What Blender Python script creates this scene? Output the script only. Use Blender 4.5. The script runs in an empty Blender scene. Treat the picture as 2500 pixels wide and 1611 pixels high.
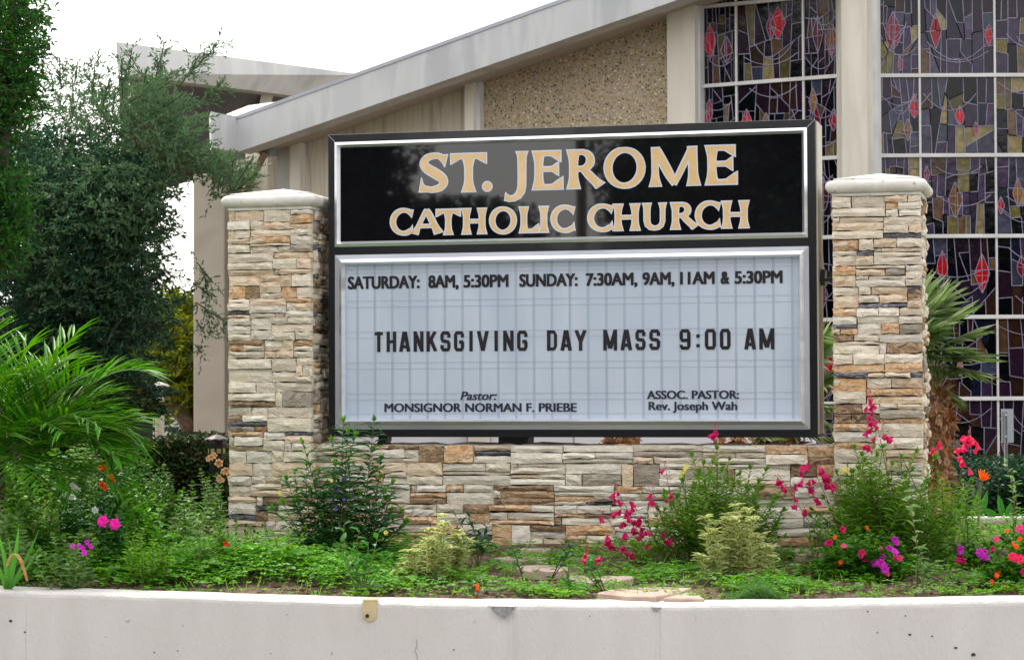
import bpy, math, random
import numpy as np
from mathutils import Vector, Matrix
R = math.radians
random.seed(11); rng = np.random.default_rng(7)
SC = bpy.context.scene
COL = SC.collection
# ---------------------------------------------------------------- camera
FPX = 5544.0; PITCH = math.atan((941 - 805.5) / FPX); ROLL = R(-0.26)
CAMP = Vector((0, 0, 1.6))
CROT = Matrix.Rotation(R(90) + PITCH, 3, 'X') @ Matrix.Rotation(ROLL, 3, 'Z')
cd = bpy.data.cameras.new('camera'); cam = bpy.data.objects.new('camera', cd); COL.objects.link(cam)
cam.matrix_world = Matrix.Translation(CAMP) @ CROT.to_4x4()
cd.sensor_width = 36; cd.lens = 36 * FPX / 2500; cd.clip_end = 2000; cd.clip_start = .1
cd.dof.use_dof = True; cd.dof.focus_distance = 14.3; cd.dof.aperture_fstop = 7
SC.camera = cam
# ---------------------------------------------------------------- light
SUN_EL, SUN_AZ = R(50), R(-38)        # azimuth measured from +Y towards +X: behind the church, to the left
w = bpy.data.worlds.new('World'); SC.world = w; w.use_nodes = True
nt = w.node_tree; bg = nt.nodes['Background']
sky = nt.nodes.new('ShaderNodeTexSky'); sky.sky_type = 'NISHITA'; sky.sun_disc = False
sky.sun_elevation = SUN_EL; sky.sun_rotation = SUN_AZ; sky.dust_density = 4; sky.air_density = 1; sky.ozone_density = 1
mx = nt.nodes.new('ShaderNodeMix'); mx.data_type = 'RGBA'; mx.inputs[0].default_value = .62
nt.links.new(sky.outputs[0], mx.inputs[6]); mx.inputs[7].default_value = (11.2, 10.8, 10.4, 1)   # thin bright overcast
nt.links.new(mx.outputs[2], bg.inputs[0]); bg.inputs[1].default_value = .12
sl = bpy.data.lights.new('sun', 'SUN'); sl.energy = 2.0; sl.angle = R(10); sl.color = (1, .93, .82)
so = bpy.data.objects.new('sun', sl); COL.objects.link(so)
sd = Vector((math.sin(SUN_AZ) * math.cos(SUN_EL), math.cos(SUN_AZ) * math.cos(SUN_EL), math.sin(SUN_EL)))
so.rotation_euler = (-sd).to_track_quat('-Z', 'Y').to_euler(); so.location = sd * 40
SC.view_settings.view_transform = 'Standard'; SC.view_settings.look = 'None'
SC.view_settings.exposure = 1.02; SC.view_settings.gamma = 1
# ---------------------------------------------------------------- geometry helpers
def ray(px, py):
    v = CROT @ Vector((px - 1250, -(py - 805.5), -FPX))
    return v / v.y
def at(px, py, Y): return CAMP + ray(px, py) * Y
def on(px, py, p0, n):
    v = ray(px, py); return CAMP + v * ((p0 - CAMP).dot(n) / v.dot(n))
def woff(o):
    v = Vector((0, 0, 0))
    while o: v += o.location; o = o.parent
    return v
def tag(o, label=None, cat=None, group=None, kind=None):
    if label: o['label'] = label
    if cat: o['category'] = cat
    if group: o['group'] = group
    if kind: o['kind'] = kind
    return o
def thing(name, label, cat, loc, group=None):
    o = bpy.data.objects.new(name, None); COL.objects.link(o); o.location = loc; o.empty_display_size = .1
    return tag(o, label, cat, group)
class Acc:
    def __init__(s): s.v = []; s.f = []; s.m = []
    def add(s, vs, fs, mi=0):
        b = len(s.v); s.v += [tuple(v) for v in vs]; s.f += [tuple(i + b for i in f) for f in fs]; s.m += [mi] * len(fs); return s
    def arr(s, V, F, mi=0):
        b = len(s.v); s.v += V.tolist(); s.f += (F + b).tolist(); s.m += [mi] * len(F); return s
    def box(s, lo, hi, M=None, mi=0, c=0.0):
        x0, y0, z0 = lo; x1, y1, z1 = hi
        vs = [(x, y, z) for z in (z0, z1) for y in (y0, y1) for x in (x0, x1)]
        if M: vs = [M(*v) for v in vs]
        return s.add(vs, [(0, 2, 3, 1), (4, 5, 7, 6), (0, 1, 5, 4), (1, 3, 7, 5), (3, 2, 6, 7), (2, 0, 4, 6)], mi)
    def prism(s, pts, d, mi=0):
        n = len(pts); d = Vector(d); P = [Vector(p) for p in pts]
        vs = P + [p + d for p in P]
        fs = [tuple(range(n)), tuple(range(2 * n - 1, n - 1, -1))] + [(i, i + n, (i + 1) % n + n, (i + 1) % n) for i in range(n)]
        return s.add(vs, fs, mi)
    def tube(s, pts, rad, k=6, mi=0, cap=True):
        P = [Vector(p) for p in pts]; n = len(P)
        rr = rad if hasattr(rad, '__len__') else [rad] * n
        vs = []; up = Vector((0, 0, 1))
        for i in range(n):
            t = (P[min(i + 1, n - 1)] - P[max(i - 1, 0)]).normalized()
            a = t.cross(up)
            if a.length < .05: a = t.cross(Vector((1, 0, 0)))
            a.normalize(); b = t.cross(a)
            vs += [P[i] + (a * math.cos(2 * math.pi * j / k) + b * math.sin(2 * math.pi * j / k)) * rr[i] for j in range(k)]
        fs = [(i * k + j, i * k + (j + 1) % k, (i + 1) * k + (j + 1) % k, (i + 1) * k + j) for i in range(n - 1) for j in range(k)]
        if cap: fs += [tuple(range(k - 1, -1, -1)), tuple(range((n - 1) * k, n * k))]
        return s.add(vs, fs, mi)
    def lathe(s, c, prof, k=24, mi=0, wob=None):
        c = Vector(c); vs = []
        for (r, z) in prof:
            for j in range(k):
                a = 2 * math.pi * j / k; dz = wob(r, a) if wob else 0
                vs.append(c + Vector((r * math.cos(a), r * math.sin(a), z + dz)))
        n = len(prof)
        fs = [(i * k + j, i * k + (j + 1) % k, (i + 1) * k + (j + 1) % k, (i + 1) * k + j) for i in range(n - 1) for j in range(k)]
        return s.add(vs, fs, mi)
    def build(s, name, mats, parent=None, smooth=False, off=None):
        o_ = off if off is not None else (woff(parent) if parent else Vector((0, 0, 0)))
        me = bpy.data.meshes.new(name)
        V = np.array(s.v, dtype=float).reshape(-1, 3) - np.array(o_)
        me.from_pydata(V.tolist(), [], s.f)
        mats = mats if isinstance(mats, (list, tuple)) else [mats]
        for m in mats: me.materials.append(m)
        if len(mats) > 1: me.polygons.foreach_set('material_index', s.m)
        if smooth: me.polygons.foreach_set('use_smooth', [True] * len(me.polygons))
        o = bpy.data.objects.new(name, me); COL.objects.link(o)
        if parent: o.parent = parent
        return o
def link(name, me, parent, loc, rot=(0, 0, 0), sc=1):
    o = bpy.data.objects.new(name, me); COL.objects.link(o); o.parent = parent
    o.location = Vector(loc) - woff(parent); o.rotation_euler = rot; o.scale = (sc, sc, sc); return o
def bevel(o, wd=.01, seg=2):
    m = o.modifiers.new('b', 'BEVEL'); m.width = wd; m.segments = seg; m.limit_method = 'ANGLE'; return o
# ---------------------------------------------------------------- material helpers
def mat(name, cols, scale=6, rough=.7, bump=0, bscale=60, metal=0, spec=.4, detail=6, stretch=(1, 1, 1), dist=.3, pos=None, coat=0, island=False, objrand=0, spots=None):
    """noise-mixed colours + fine relief"""
    m = bpy.data.materials.new(name); m.use_nodes = True; t = m.node_tree; N = t.nodes.new; L = t.links.new
    p = t.nodes['Principled BSDF']; p.inputs['Roughness'].default_value = rough; p.inputs['Metallic'].default_value = metal
    p.inputs['Specular IOR Level'].default_value = spec; p.inputs['Coat Weight'].default_value = coat
    tc = N('ShaderNodeTexCoord'); oi = N('ShaderNodeObjectInfo'); ad = N('ShaderNodeVectorMath'); L(tc.outputs['Object'], ad.inputs[0]); L(oi.outputs['Location'], ad.inputs[1])
    mp = N('ShaderNodeMapping'); mp.inputs['Scale'].default_value = stretch; L(ad.outputs[0], mp.inputs[0])
    if len(cols) == 1: cols = [cols[0], tuple(c * .88 for c in cols[0])]
    rp = N('ShaderNodeValToRGB'); e = rp.color_ramp.elements
    ps = pos or [.36 + .28 * i / (len(cols) - 1) for i in range(len(cols))]
    while len(e) < len(cols): e.new(.5)
    for i, c in enumerate(cols): e[i].position = ps[i]; e[i].color = (*c, 1)
    if island:
        g = N('ShaderNodeNewGeometry'); L(g.outputs['Random Per Island'], rp.inputs[0])
        for i in range(len(cols)): e[i].position = i / (len(cols) - 1)
    else:
        nz = N('ShaderNodeTexNoise'); nz.inputs['Scale'].default_value = scale; nz.inputs['Detail'].default_value = detail; nz.inputs['Distortion'].default_value = dist
        L(mp.outputs[0], nz.inputs['Vector']); L(nz.outputs[0], rp.inputs[0])
    out = rp.outputs[0]
    if spots:   # (colour, scale, threshold)
        sn = N('ShaderNodeTexNoise'); sn.inputs['Scale'].default_value = spots[1]; sn.inputs['Detail'].default_value = 3; L(ad.outputs[0], sn.inputs['Vector'])
        sr = N('ShaderNodeValToRGB'); sr.color_ramp.elements[0].position = spots[2]; sr.color_ramp.elements[1].position = spots[2] + .03; L(sn.outputs[0], sr.inputs[0])
        mm = N('ShaderNodeMix'); mm.data_type = 'RGBA'; L(sr.outputs[0], mm.inputs[0]); L(out, mm.inputs[6]); mm.inputs[7].default_value = (*spots[0], 1); out = mm.outputs[2]
    if objrand:
        h = N('ShaderNodeHueSaturation'); mr = N('ShaderNodeMapRange'); mr.inputs[3].default_value = 1 - objrand; mr.inputs[4].default_value = 1 + objrand
        L(oi.outputs['Random'], mr.inputs[0]); L(mr.outputs[0], h.inputs['Value']); L(out, h.inputs['Color']); out = h.outputs[0]
    L(out, p.inputs['Base Color'])
    if bump:
        b = N('ShaderNodeBump'); b.inputs['Strength'].default_value = bump; b.inputs['Distance'].default_value = .01
        n2 = N('ShaderNodeTexNoise'); n2.inputs['Scale'].default_value = bscale; n2.inputs['Detail'].default_value = 5; L(mp.outputs[0], n2.inputs['Vector'])
        L(n2.outputs[0], b.inputs['Height']); L(b.outputs[0], p.inputs['Normal'])
    return m
def leafmat(name, cols, trans=.35, tcol=None, rough=.5, spec=.22):
    m = mat(name, cols, island=True, rough=rough, spec=spec); t = m.node_tree
    p = t.nodes['Principled BSDF']; tr = t.nodes.new('ShaderNodeBsdfTranslucent'); ms = t.nodes.new('ShaderNodeMixShader'); out = t.nodes['Material Output']
    h = t.nodes.new('ShaderNodeHueSaturation'); h.inputs['Hue'].default_value = .49; h.inputs['Saturation'].default_value = 1.1; h.inputs['Value'].default_value = 1.5
    t.links.new(p.inputs['Base Color'].links[0].from_socket, h.inputs['Color']); t.links.new(h.outputs[0], tr.inputs[0])
    ms.inputs[0].default_value = trans; t.links.new(p.outputs[0], ms.inputs[1]); t.links.new(tr.outputs[0], ms.inputs[2]); t.links.new(ms.outputs[0], out.inputs[0])
    return m
# ---------------------------------------------------------------- foliage helpers
def nrm(a): return a / np.maximum(np.linalg.norm(a, axis=1, keepdims=True), 1e-6)
def leaves(acc, P, D, L, W, mi=0, N=None, seg=1, curl=.15, fold=.25):
    P = np.asarray(P, float).reshape(-1, 3); D = nrm(np.asarray(D, float).reshape(-1, 3)); n = len(P)
    if n == 0: return
    L = np.broadcast_to(np.asarray(L, float), (n,))[:, None]; W = np.broadcast_to(np.asarray(W, float), (n,))[:, None]
    if N is None: N = rng.normal(size=(n, 3)) * .5 + [0, 0, 1]
    S = nrm(np.cross(D, N)); N = nrm(np.cross(S, D))
    def pt(t, s): return P + D * L * t + S * W * .5 * s + N * (abs(s) * fold * W - curl * L * t * t)
    i = np.arange(n)[:, None]
    if seg == 1:
        V = np.stack([P, pt(.45, 1), pt(1, 0), pt(.45, -1)], 1).reshape(-1, 3)
        F = np.concatenate([i * 4 + [0, 2, 1], i * 4 + [0, 3, 2]])
        acc.arr(V, F, mi)
    else:
        V = np.stack([P, pt(.32, 1), pt(.32, -1), pt(.32, 0), pt(.68, .78), pt(.68, -.78), pt(.68, 0), pt(1, 0)], 1).reshape(-1, 3)
        F3 = np.concatenate([i * 8 + q for q in ([0, 3, 1], [0, 2, 3], [4, 6, 7], [6, 5, 7], [1, 3, 6], [1, 6, 4], [3, 2, 5], [3, 5, 6])])
        acc.arr(V, F3, mi)
def rdir(n, zb=0.2, zs=.5):
    a = rng.uniform(0, 2 * math.pi, n); z = rng.normal(zb, zs, n)
    return nrm(np.stack([np.cos(a), np.sin(a), z], 1))
def spray(acc, C, D, ln, nl, L, W, mi=0, tw=None, sp=.5):
    """twigs at C (n,3) along D, each with nl leaves"""
    n = len(C); D = nrm(D); t = np.tile(np.linspace(.1, 1, nl), n)
    CC = np.repeat(C, nl, 0); DD = np.repeat(D, nl, 0)
    ll = np.repeat(np.broadcast_to(ln, (n,)), nl)
    P = CC + DD * (ll * t)[:, None] - np.array([0, 0, 1]) * (ll * .25 * t * t)[:, None]
    d = nrm(DD + rng.normal(size=P.shape) * sp)
    leaves(acc, P, d, L * rng.uniform(.6, 1.2, len(P)), W * rng.uniform(.7, 1.2, len(P)), mi)
    if tw is not None:
        for k in range(0, n, 3): acc.tube([C[k], C[k] + D[k] * (ll[k * nl]) - np.array([0, 0, .25]) * ll[k * nl]], .004, 3, tw, False)
# ---------------------------------------------------------------- ground surface
WALLPTS = [(-400, 13.3), (0, 12.83), (523, 12.39), (889, 12.04), (1255, 11.92), (1778, 11.79), (2500, 12.0), (2900, 12.2)]
def _wy(px): return float(np.interp(px, [p[0] for p in WALLPTS], [p[1] for p in WALLPTS]))
_xs = np.linspace(-400, 2900, 90)
_ys = np.array([np.mean([_wy(x + d) for d in (-240, -160, -80, 0, 80, 160, 240)]) for x in _xs])
WX = (_xs - 1250) / FPX * _ys; WY = _ys                          # front edge of the planter wall in plan
def wally(x): return float(np.interp(x, WX, WY))
ZW = .457
def hn(x, y, s=1.0):
    return (math.sin(x * 2.1 * s + 1.3) * math.cos(y * 1.7 * s + .4) + .5 * math.sin(x * 4.7 * s + y * 3.1 * s) + .3 * math.sin(x * 9.3 * s - y * 7.9 * s)) / 1.8
def gz(x, y):
    f = wally(x) + .3; t = min(1, max(0, (y - f) / 2.0)); b = ZW - .02 + .14 * t
    return b + .022 * hn(x, y) * min(1, t * 3)
def G(px, py):
    v = ray(px, py); Y = 13.5
    for _ in range(25):
        z = gz(v.x * Y, Y); d = 1.6 - z
        Y = .5 * Y + .5 * max(12, min(40, -d / min(v.z, -.01)))
    return Vector((v.x * Y, Y, gz(v.x * Y, Y)))
def gp(px, Y): x = ray(px, 1200).x * Y; return Vector((x, Y, gz(x, Y)))
# ================================================================ materials
M_paint = mat('painted_concrete', [(.53, .51, .485), (.50, .48, .455), (.54, .52, .495), (.51, .49, .465)], 1.2, .65, .55, 75, spots=((.36, .34, .32), 11, .735), stretch=(1, 1, .35), detail=10)
M_soil = mat('soil', [(.04, .025, .017), (.10, .062, .042), (.16, .105, .075)], 14, .95, 1, 60)
M_street = mat('asphalt', [(.045, .045, .047), (.06, .06, .06)], 12, .9, .4, 200)
M_walk = mat('pavement_concrete', [(.34, .33, .31), (.28, .27, .26)], 4, .9, .3, 80)
M_mortar = mat('mortar', [(.05, .042, .035), (.03, .026, .022)], 20, .95, .5, 80)
M_cap = mat('cast_cap', [(.66, .64, .58), (.58, .56, .50), (.70, .68, .63), (.50, .475, .42)], 4, .6, .25, 60, spots=((.33, .31, .27), 18, .68), detail=9)
M_black = mat('black_enamel', [(.008, .008, .010), (.012, .011, .014)], 3, .22, 0, spec=.5, coat=.3)
M_gloss = mat('black_gloss_face', [(.004, .003, .005), (.006, .005, .007)], 2, .02, .0025, 1.5, spec=.6, coat=.55)
M_gloss.node_tree.nodes['Principled BSDF'].inputs['IOR'].default_value = 1.5
M_alu = mat('brushed_aluminium', [(.88, .90, .93), (.80, .82, .87)], 3, .32, .05, 200, metal=.9, stretch=(1, 1, 8))
M_alu2 = mat('grey_anodised', [(.42, .44, .48), (.37, .38, .42)], 3, .4, 0, metal=.6)
M_sideplate = mat('side_panel', [(.50, .47, .40), (.42, .40, .35)], 3, .5, 0)
M_board = mat('milky_panel', [(.54, .60, .685), (.60, .65, .73), (.50, .565, .655)], 1.5, .35, 0, stretch=(1, 1, .4))
M_rib = mat('panel_rib', [(.44, .505, .605), (.41, .475, .575)], 4, .4, 0)
M_track = mat('clear_track', [(.50, .555, .645), (.46, .52, .61)], 5, .25, 0)
M_rivet = mat('rivet', [(.8, .84, .9)], 5, .2, 0, metal=.3)
M_ltr = mat('black_letter', [(.018, .013, .018), (.026, .02, .026)], 4, .3, 0)
M_gold = mat('gold_letter', [(.70, .47, .22), (.66, .44, .20), (.74, .51, .26)], 6, .35, 0, coat=.5)
M_pale = mat('pale_outline', [(.62, .66, .74), (.58, .61, .69)], 6, .35, 0, coat=.5)
M_ink = mat('dark_print', [(.020, .022, .045), (.025, .026, .05)], 6, .4, 0)
M_conc = mat('board_formed_concrete', [(.46, .415, .335), (.54, .49, .40), (.38, .34, .28)], 3, .85, .3, 30, stretch=(4, 4, .25))
M_fascia = mat('grey_fascia', [(.49, .50, .51), (.54, .55, .555), (.42, .43, .44)], 2.2, .7, .12, 20, stretch=(1, 1, .22), detail=9)
M_cream = mat('cream_stucco', [(.66, .62, .54), (.58, .55, .475), (.69, .65, .57)], 2.5, .8, .15, 60, stretch=(1, 1, .22), detail=8)
M_tanst = mat('tan_stucco', [(.37, .33, .265), (.41, .365, .295), (.34, .30, .24)], 1, .85, .1, 60)
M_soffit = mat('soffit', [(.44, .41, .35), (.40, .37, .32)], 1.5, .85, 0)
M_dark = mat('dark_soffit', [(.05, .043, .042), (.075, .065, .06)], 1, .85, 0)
M_white = mat('white_wall', [(.64, .64, .66), (.58, .58, .6)], 1, .6, 0)
M_frame = mat('white_window_frame', [(.66, .65, .63), (.56, .55, .54)], 3, .5, .05, 60)
M_lead = mat('leading', [(.30, .28, .38), (.20, .18, .27)], 5, .45, 0, metal=.3)
def pebble():
    m = mat('pebble_dash', [(.42, .34, .22), (.50, .41, .27)], 10, .9, 0); t = m.node_tree; N = t.nodes.new; L = t.links.new; p = t.nodes['Principled BSDF']
    tc = N('ShaderNodeTexCoord'); v = N('ShaderNodeTexVoronoi'); v.inputs['Scale'].default_value = 40; L(tc.outputs['Object'], v.inputs['Vector'])
    sp = N('ShaderNodeSeparateColor'); L(v.outputs['Color'], sp.inputs[0]); r = N('ShaderNodeValToRGB'); r.color_ramp.interpolation = 'CONSTANT'; e = r.color_ramp.elements
    cs = [(0, (.47, .375, .25)), (.22, (.38, .30, .195)), (.45, (.54, .45, .31)), (.62, (.29, .20, .12)), (.74, (.06, .05, .045)), (.84, (.22, .16, .10)), (.91, (.26, .32, .40)), (.955, (.7, .67, .58))]
    while len(e) < len(cs): e.new(.5)
    for i, (q, c) in enumerate(cs): e[i].position = q; e[i].color = (*c, 1)
    L(sp.outputs[0], r.inputs[0]); mm = N('ShaderNodeMix'); mm.data_type = 'RGBA'; rr = N('ShaderNodeValToRGB')
    rr.color_ramp.elements[0].position = .42; rr.color_ramp.elements[1].position = .60; L(v.outputs['Distance'], rr.inputs[0])
    L(rr.outputs[0], mm.inputs[0]); L(r.outputs[0], mm.inputs[6]); mm.inputs[7].default_value = (.42, .345, .235, 1); L(mm.outputs[2], p.inputs['Base Color'])
    b = N('ShaderNodeBump'); b.invert = True; b.inputs['Strength'].default_value = .7; b.inputs['Distance'].default_value = .02; L(v.outputs['Distance'], b.inputs['Height']); L(b.outputs[0], p.inputs['Normal'])
    return m
M_pebble = pebble()
def glassm(name, c, c2=None, rough=.08):
    m = mat(name, [c, c2 or tuple(x * .6 for x in c), c], 9, rough, .25, 9, spec=.28, objrand=.45); return m
GD = [glassm('glass_black', (.002, .0015, .003)), glassm('glass_plum', (.018, .007, .018)), glassm('glass_brown', (.03, .012, .008)), glassm('glass_navy', (.006, .008, .022))]
GL = [glassm('glass_mauve', (.038, .024, .055)), glassm('glass_grey', (.05, .048, .08)), glassm('glass_olive', (.12, .10, .03)), glassm('glass_blue', (.035, .042, .065)), glassm('glass_tan', (.22, .18, .08)), glassm('glass_brown_light', (.10, .055, .03))]
GR = [glassm('glass_red', (.50, .006, .012), (.30, .004, .008)), glassm('glass_crimson', (.24, .006, .018)), glassm('glass_coral', (.62, .05, .05), (.42, .02, .03)), glassm('glass_orange', (.60, .17, .015)), glassm('glass_amber', (.30, .13, .03)), glassm('glass_wine', (.12, .02, .03))]
# stones
def stonem(name, cols, rough=.85): return mat(name, cols, 9, rough, .9, 55, dist=1.2, stretch=(1, 1, 2.2), objrand=.12, spec=.25)
ST = [stonem('stone_cream', [(.72, .63, .50), (.61, .53, .41), (.78, .71, .60)]),
      stonem('stone_pale', [(.75, .69, .585), (.66, .60, .50), (.81, .755, .66)]),
      stonem('stone_buff', [(.62, .47, .32), (.70, .58, .44), (.53, .375, .235)]),
      stonem('stone_orange', [(.56, .31, .13), (.66, .50, .33), (.44, .21, .08), (.68, .59, .45)]),
      stonem('stone_brown', [(.34, .22, .12), (.18, .12, .075), (.44, .31, .19), (.12, .085, .06)]),
      stonem('stone_taupe', [(.30, .25, .19), (.40, .35, .28), (.22, .18, .14)]),
      stonem('stone_slate', [(.10, .10, .12), (.20, .20, .23), (.06, .06, .075), (.36, .36, .37)])]
M_bark = mat('bark', [(.10, .075, .055), (.05, .037, .028)], 9, .9, .8, 30, stretch=(1, 1, .3))
M_twig = mat('twig', [(.08, .05, .03), (.05, .03, .02)], 9, .9)
M_gstem = mat('green_stem', [(.10, .18, .04), (.13, .12, .05)], 9, .6)
M_rstem = mat('red_stem', [(.14, .06, .04), (.10, .09, .04)], 9, .6)
L_oak = leafmat('dark_tree_leaves', [(.006, .026, .016), (.014, .06, .034), (.05, .125, .05), (.012, .045, .03), (.03, .10, .06)], .3)  # brighter tones put dappled light into the leaf colour
L_oak2 = leafmat('hazed_feathery_leaves', [(.05, .11, .05), (.09, .16, .07), (.06, .12, .07)], .35)  # lightened, so the glare haze sits in the leaf colour
L_near = leafmat('left_tree_leaves', [(.01, .04, .012), (.03, .12, .02), (.05, .17, .02)], .35)
L_yel = leafmat('yellow_tree_leaves', [(.20, .26, .015), (.12, .19, .015), (.30, .30, .02), (.05, .09, .01)], .45)
L_palm = leafmat('feather_palm_leaflets', [(.03, .17, .008), (.07, .28, .012), (.015, .09, .008), (.15, .34, .03)], .3, rough=.42)
L_fan = leafmat('fan_palm_leaves', [(.08, .17, .04), (.14, .25, .06), (.26, .31, .16), (.05, .11, .03), (.40, .43, .27)], .3)
L_wil = leafmat('willowy_leaves', [(.018, .095, .02), (.04, .16, .028), (.02, .09, .04), (.06, .18, .05)], .25)
L_tip = leafmat('young_leaves', [(.09, .24, .025), (.13, .30, .03)], .35)
L_fine = leafmat('narrow_leaves', [(.11, .27, .02), (.17, .35, .03), (.05, .14, .015), (.23, .40, .045)], .35)
L_var = leafmat('variegated_margin', [(.60, .60, .28), (.68, .68, .40), (.50, .54, .18)], .3)
L_var2 = leafmat('variegated_centre', [(.16, .30, .04), (.22, .36, .06)], .3)
L_clov = leafmat('clover_leaves', [(.05, .23, .012), (.09, .35, .016), (.16, .46, .03), (.02, .10, .008)], .35)
L_clovy = leafmat('light_clover_leaves', [(.13, .34, .02), (.20, .44, .03), (.07, .22, .02)], .35)
L_weed = leafmat('weed_leaves', [(.06, .19, .025), (.11, .27, .04), (.17, .32, .06)], .35)
L_aza = leafmat('azalea_leaves', [(.025, .11, .012), (.06, .21, .02), (.10, .29, .03), (.015, .06, .01)], .25, rough=.4)
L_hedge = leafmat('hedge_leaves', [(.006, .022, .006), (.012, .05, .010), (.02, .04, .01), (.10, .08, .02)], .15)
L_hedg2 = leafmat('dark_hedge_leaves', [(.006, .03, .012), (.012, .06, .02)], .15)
L_cam = leafmat('glossy_leaves', [(.02, .10, .02), (.05, .20, .03), (.03, .14, .03)], .25, rough=.38)
L_strap = leafmat('strap_leaves', [(.07, .24, .03), (.10, .30, .05)], .35)
L_dry = mat('dry_leaf', [(.45, .25, .09), (.32, .16, .05)], 20, .7)
L_pale = leafmat('pale_green_leaves', [(.12, .26, .06), (.20, .34, .12), (.08, .19, .04)], .35)
def petm(n, c, c2, t=.35): return leafmat(n, [c, c2], t, rough=.5)
F_mag = petm('magenta_petals', (.50, .008, .10), (.64, .015, .16)); F_pur = petm('purple_petals', (.60, .03, .50), (.72, .06, .62))
F_cam = petm('hot_pink_petals', (.80, .02, .42), (.88, .05, .52)); F_rose = petm('rose_petals', (.72, .02, .10), (.80, .05, .16))
F_pink = petm('light_pink_petals', (.72, .05, .22), (.80, .12, .32)); F_org = petm('orange_petals', (.85, .10, .01), (.9, .2, .02)); F_scar = petm('scarlet_petals', (.75, .03, .01), (.85, .06, .01))
F_yel = petm('yellow_petals', (.75, .70, .12), (.80, .76, .25)); F_wht = petm('white_petals', (.75, .76, .74), (.7, .72, .74)); F_vio = petm('violet_petals', (.16, .06, .45), (.24, .10, .5))
F_dry = petm('dried_petals', (.50, .33, .16), (.60, .42, .24)); M_core = mat('flower_centre', [(.35, .05, .03)], 5, .7)

# ================================================================ ground, planter wall, street
def sheet(name, X, Y, fz, m, kind='structure', base=None):
    a = Acc(); nx, ny = len(X), len(Y)
    vs = [(x, y, fz(x, y)) for y in Y for x in X]
    fs = [(j * nx + i, j * nx + i + 1, (j + 1) * nx + i + 1, (j + 1) * nx + i) for j in range(ny - 1) for i in range(nx - 1)]
    a.add(vs, fs); o = a.build(name, m, smooth=True); return tag(o, kind=kind) if kind else o
# planting bed, denser near the camera; starts at the wall's back edge
a = Acc(); X = np.linspace(-7, 7, 150); T = np.concatenate([np.linspace(0, 3, 70), np.linspace(3.2, 30, 60)])
vs = [(x, wally(x) + .2 + t, gz(x, wally(x) + .2 + t) + random.uniform(-.006, .006) * (t > .2)) for t in T for x in X]; nx = len(X)
a.add(vs, [(j * nx + i, j * nx + i + 1, (j + 1) * nx + i + 1, (j + 1) * nx + i) for j in range(len(T) - 1) for i in range(nx - 1)])
tag(a.build('planting_bed', M_soil, smooth=True), kind='structure')
M_lawn = mat('far_ground', [(.05, .09, .025), (.10, .085, .05)], 2, .95, .5, 20)
a = Acc(); a.add([(-900, 13, .30), (900, 13, .30), (900, 900, .30), (-900, 900, .30)], [(0, 1, 2, 3)]); tag(a.build('ground', M_lawn), kind='structure')
a = Acc(); a.add([(-900, -300, -.35), (900, -300, -.35), (900, 9.2, -.35), (-900, 9.2, -.35)], [(0, 1, 2, 3)]); tag(a.build('street', M_street), kind='structure')
a = Acc(); a.box((-40, 9.2, -.5), (40, 13.4, -.22)); tag(a.build('pavement', M_walk), kind='structure')
wl = thing('planter_wall', 'low cream painted concrete wall curving along the front of the flower bed', 'wall', (0, 12, 0))
a = Acc(); r = .028; prof = [(0, -.3), (0, ZW - r)] + [(r - r * math.cos(t), ZW - r + r * math.sin(t)) for t in (R(30), R(60), R(90))] + [(.27, ZW + .002), (.30, ZW - .02), (.30, -.3)]
vs = []; n = len(WX); k = len(prof)
CH = [(1225, .085, .062), (1598, .03, .02), (1010, .02, .012)]
for i in range(600):
    u = i / 599 * (n - 1); x = float(np.interp(u, range(n), WX)); y = wally(x); px = 1250 + x / y * FPX
    for j, (d, z) in enumerate(prof):
        dd = dz = 0
        for (cx, cw, cdp) in CH:
            q = abs((px - cx) / FPX * y) / cw
            if q < 1 and 1 <= j <= 4: h = (1 - q ** 3) * cdp; dd += h * .35 + random.uniform(-.003, .003); dz -= h * (.75 if j == 1 else .35)
        vs.append((x, y + d + dd + .002 * hn(x * 7, z * 40), z + dz + (.0025 * hn(x * 5, 3) if j > 0 else 0)))
fs = [(i * k + j, (i + 1) * k + j, (i + 1) * k + j + 1, i * k + j + 1) for i in range(599) for j in range(k - 1)]
a.add(vs, fs); a.build('wall_body', M_paint, wl, smooth=False)
# exposed grey chip faces
M_chip = mat('bare_concrete_chip', [(.22, .22, .23), (.34, .34, .34), (.16, .16, .17)], 60, .95, 1, 150)
for (cx, cw, cdp) in CH[:2]:
    a = Acc(); y = wally((cx - 1250) / FPX * 12); pts = []
    for q in range(14):
        t = q / 13 * 2 - 1; pts.append(((cx - 1250) / FPX * y + t * cw, ZW - .012))
    for q in range(13, -1, -1):
        t = q / 13 * 2 - 1; pts.append(((cx - 1250) / FPX * y + t * cw * .8, ZW - .014 - (1 - abs(t) ** 1.6) * cdp * random.uniform(.75, 1.1) - .004))
    P = [Vector((x, wally(x) - .0025, z)) for x, z in pts]
    a.add(P, [(i, i + 1, 26 - i, 27 - i) for i in range(13)]); a.build('chip', M_chip, wl)
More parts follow.
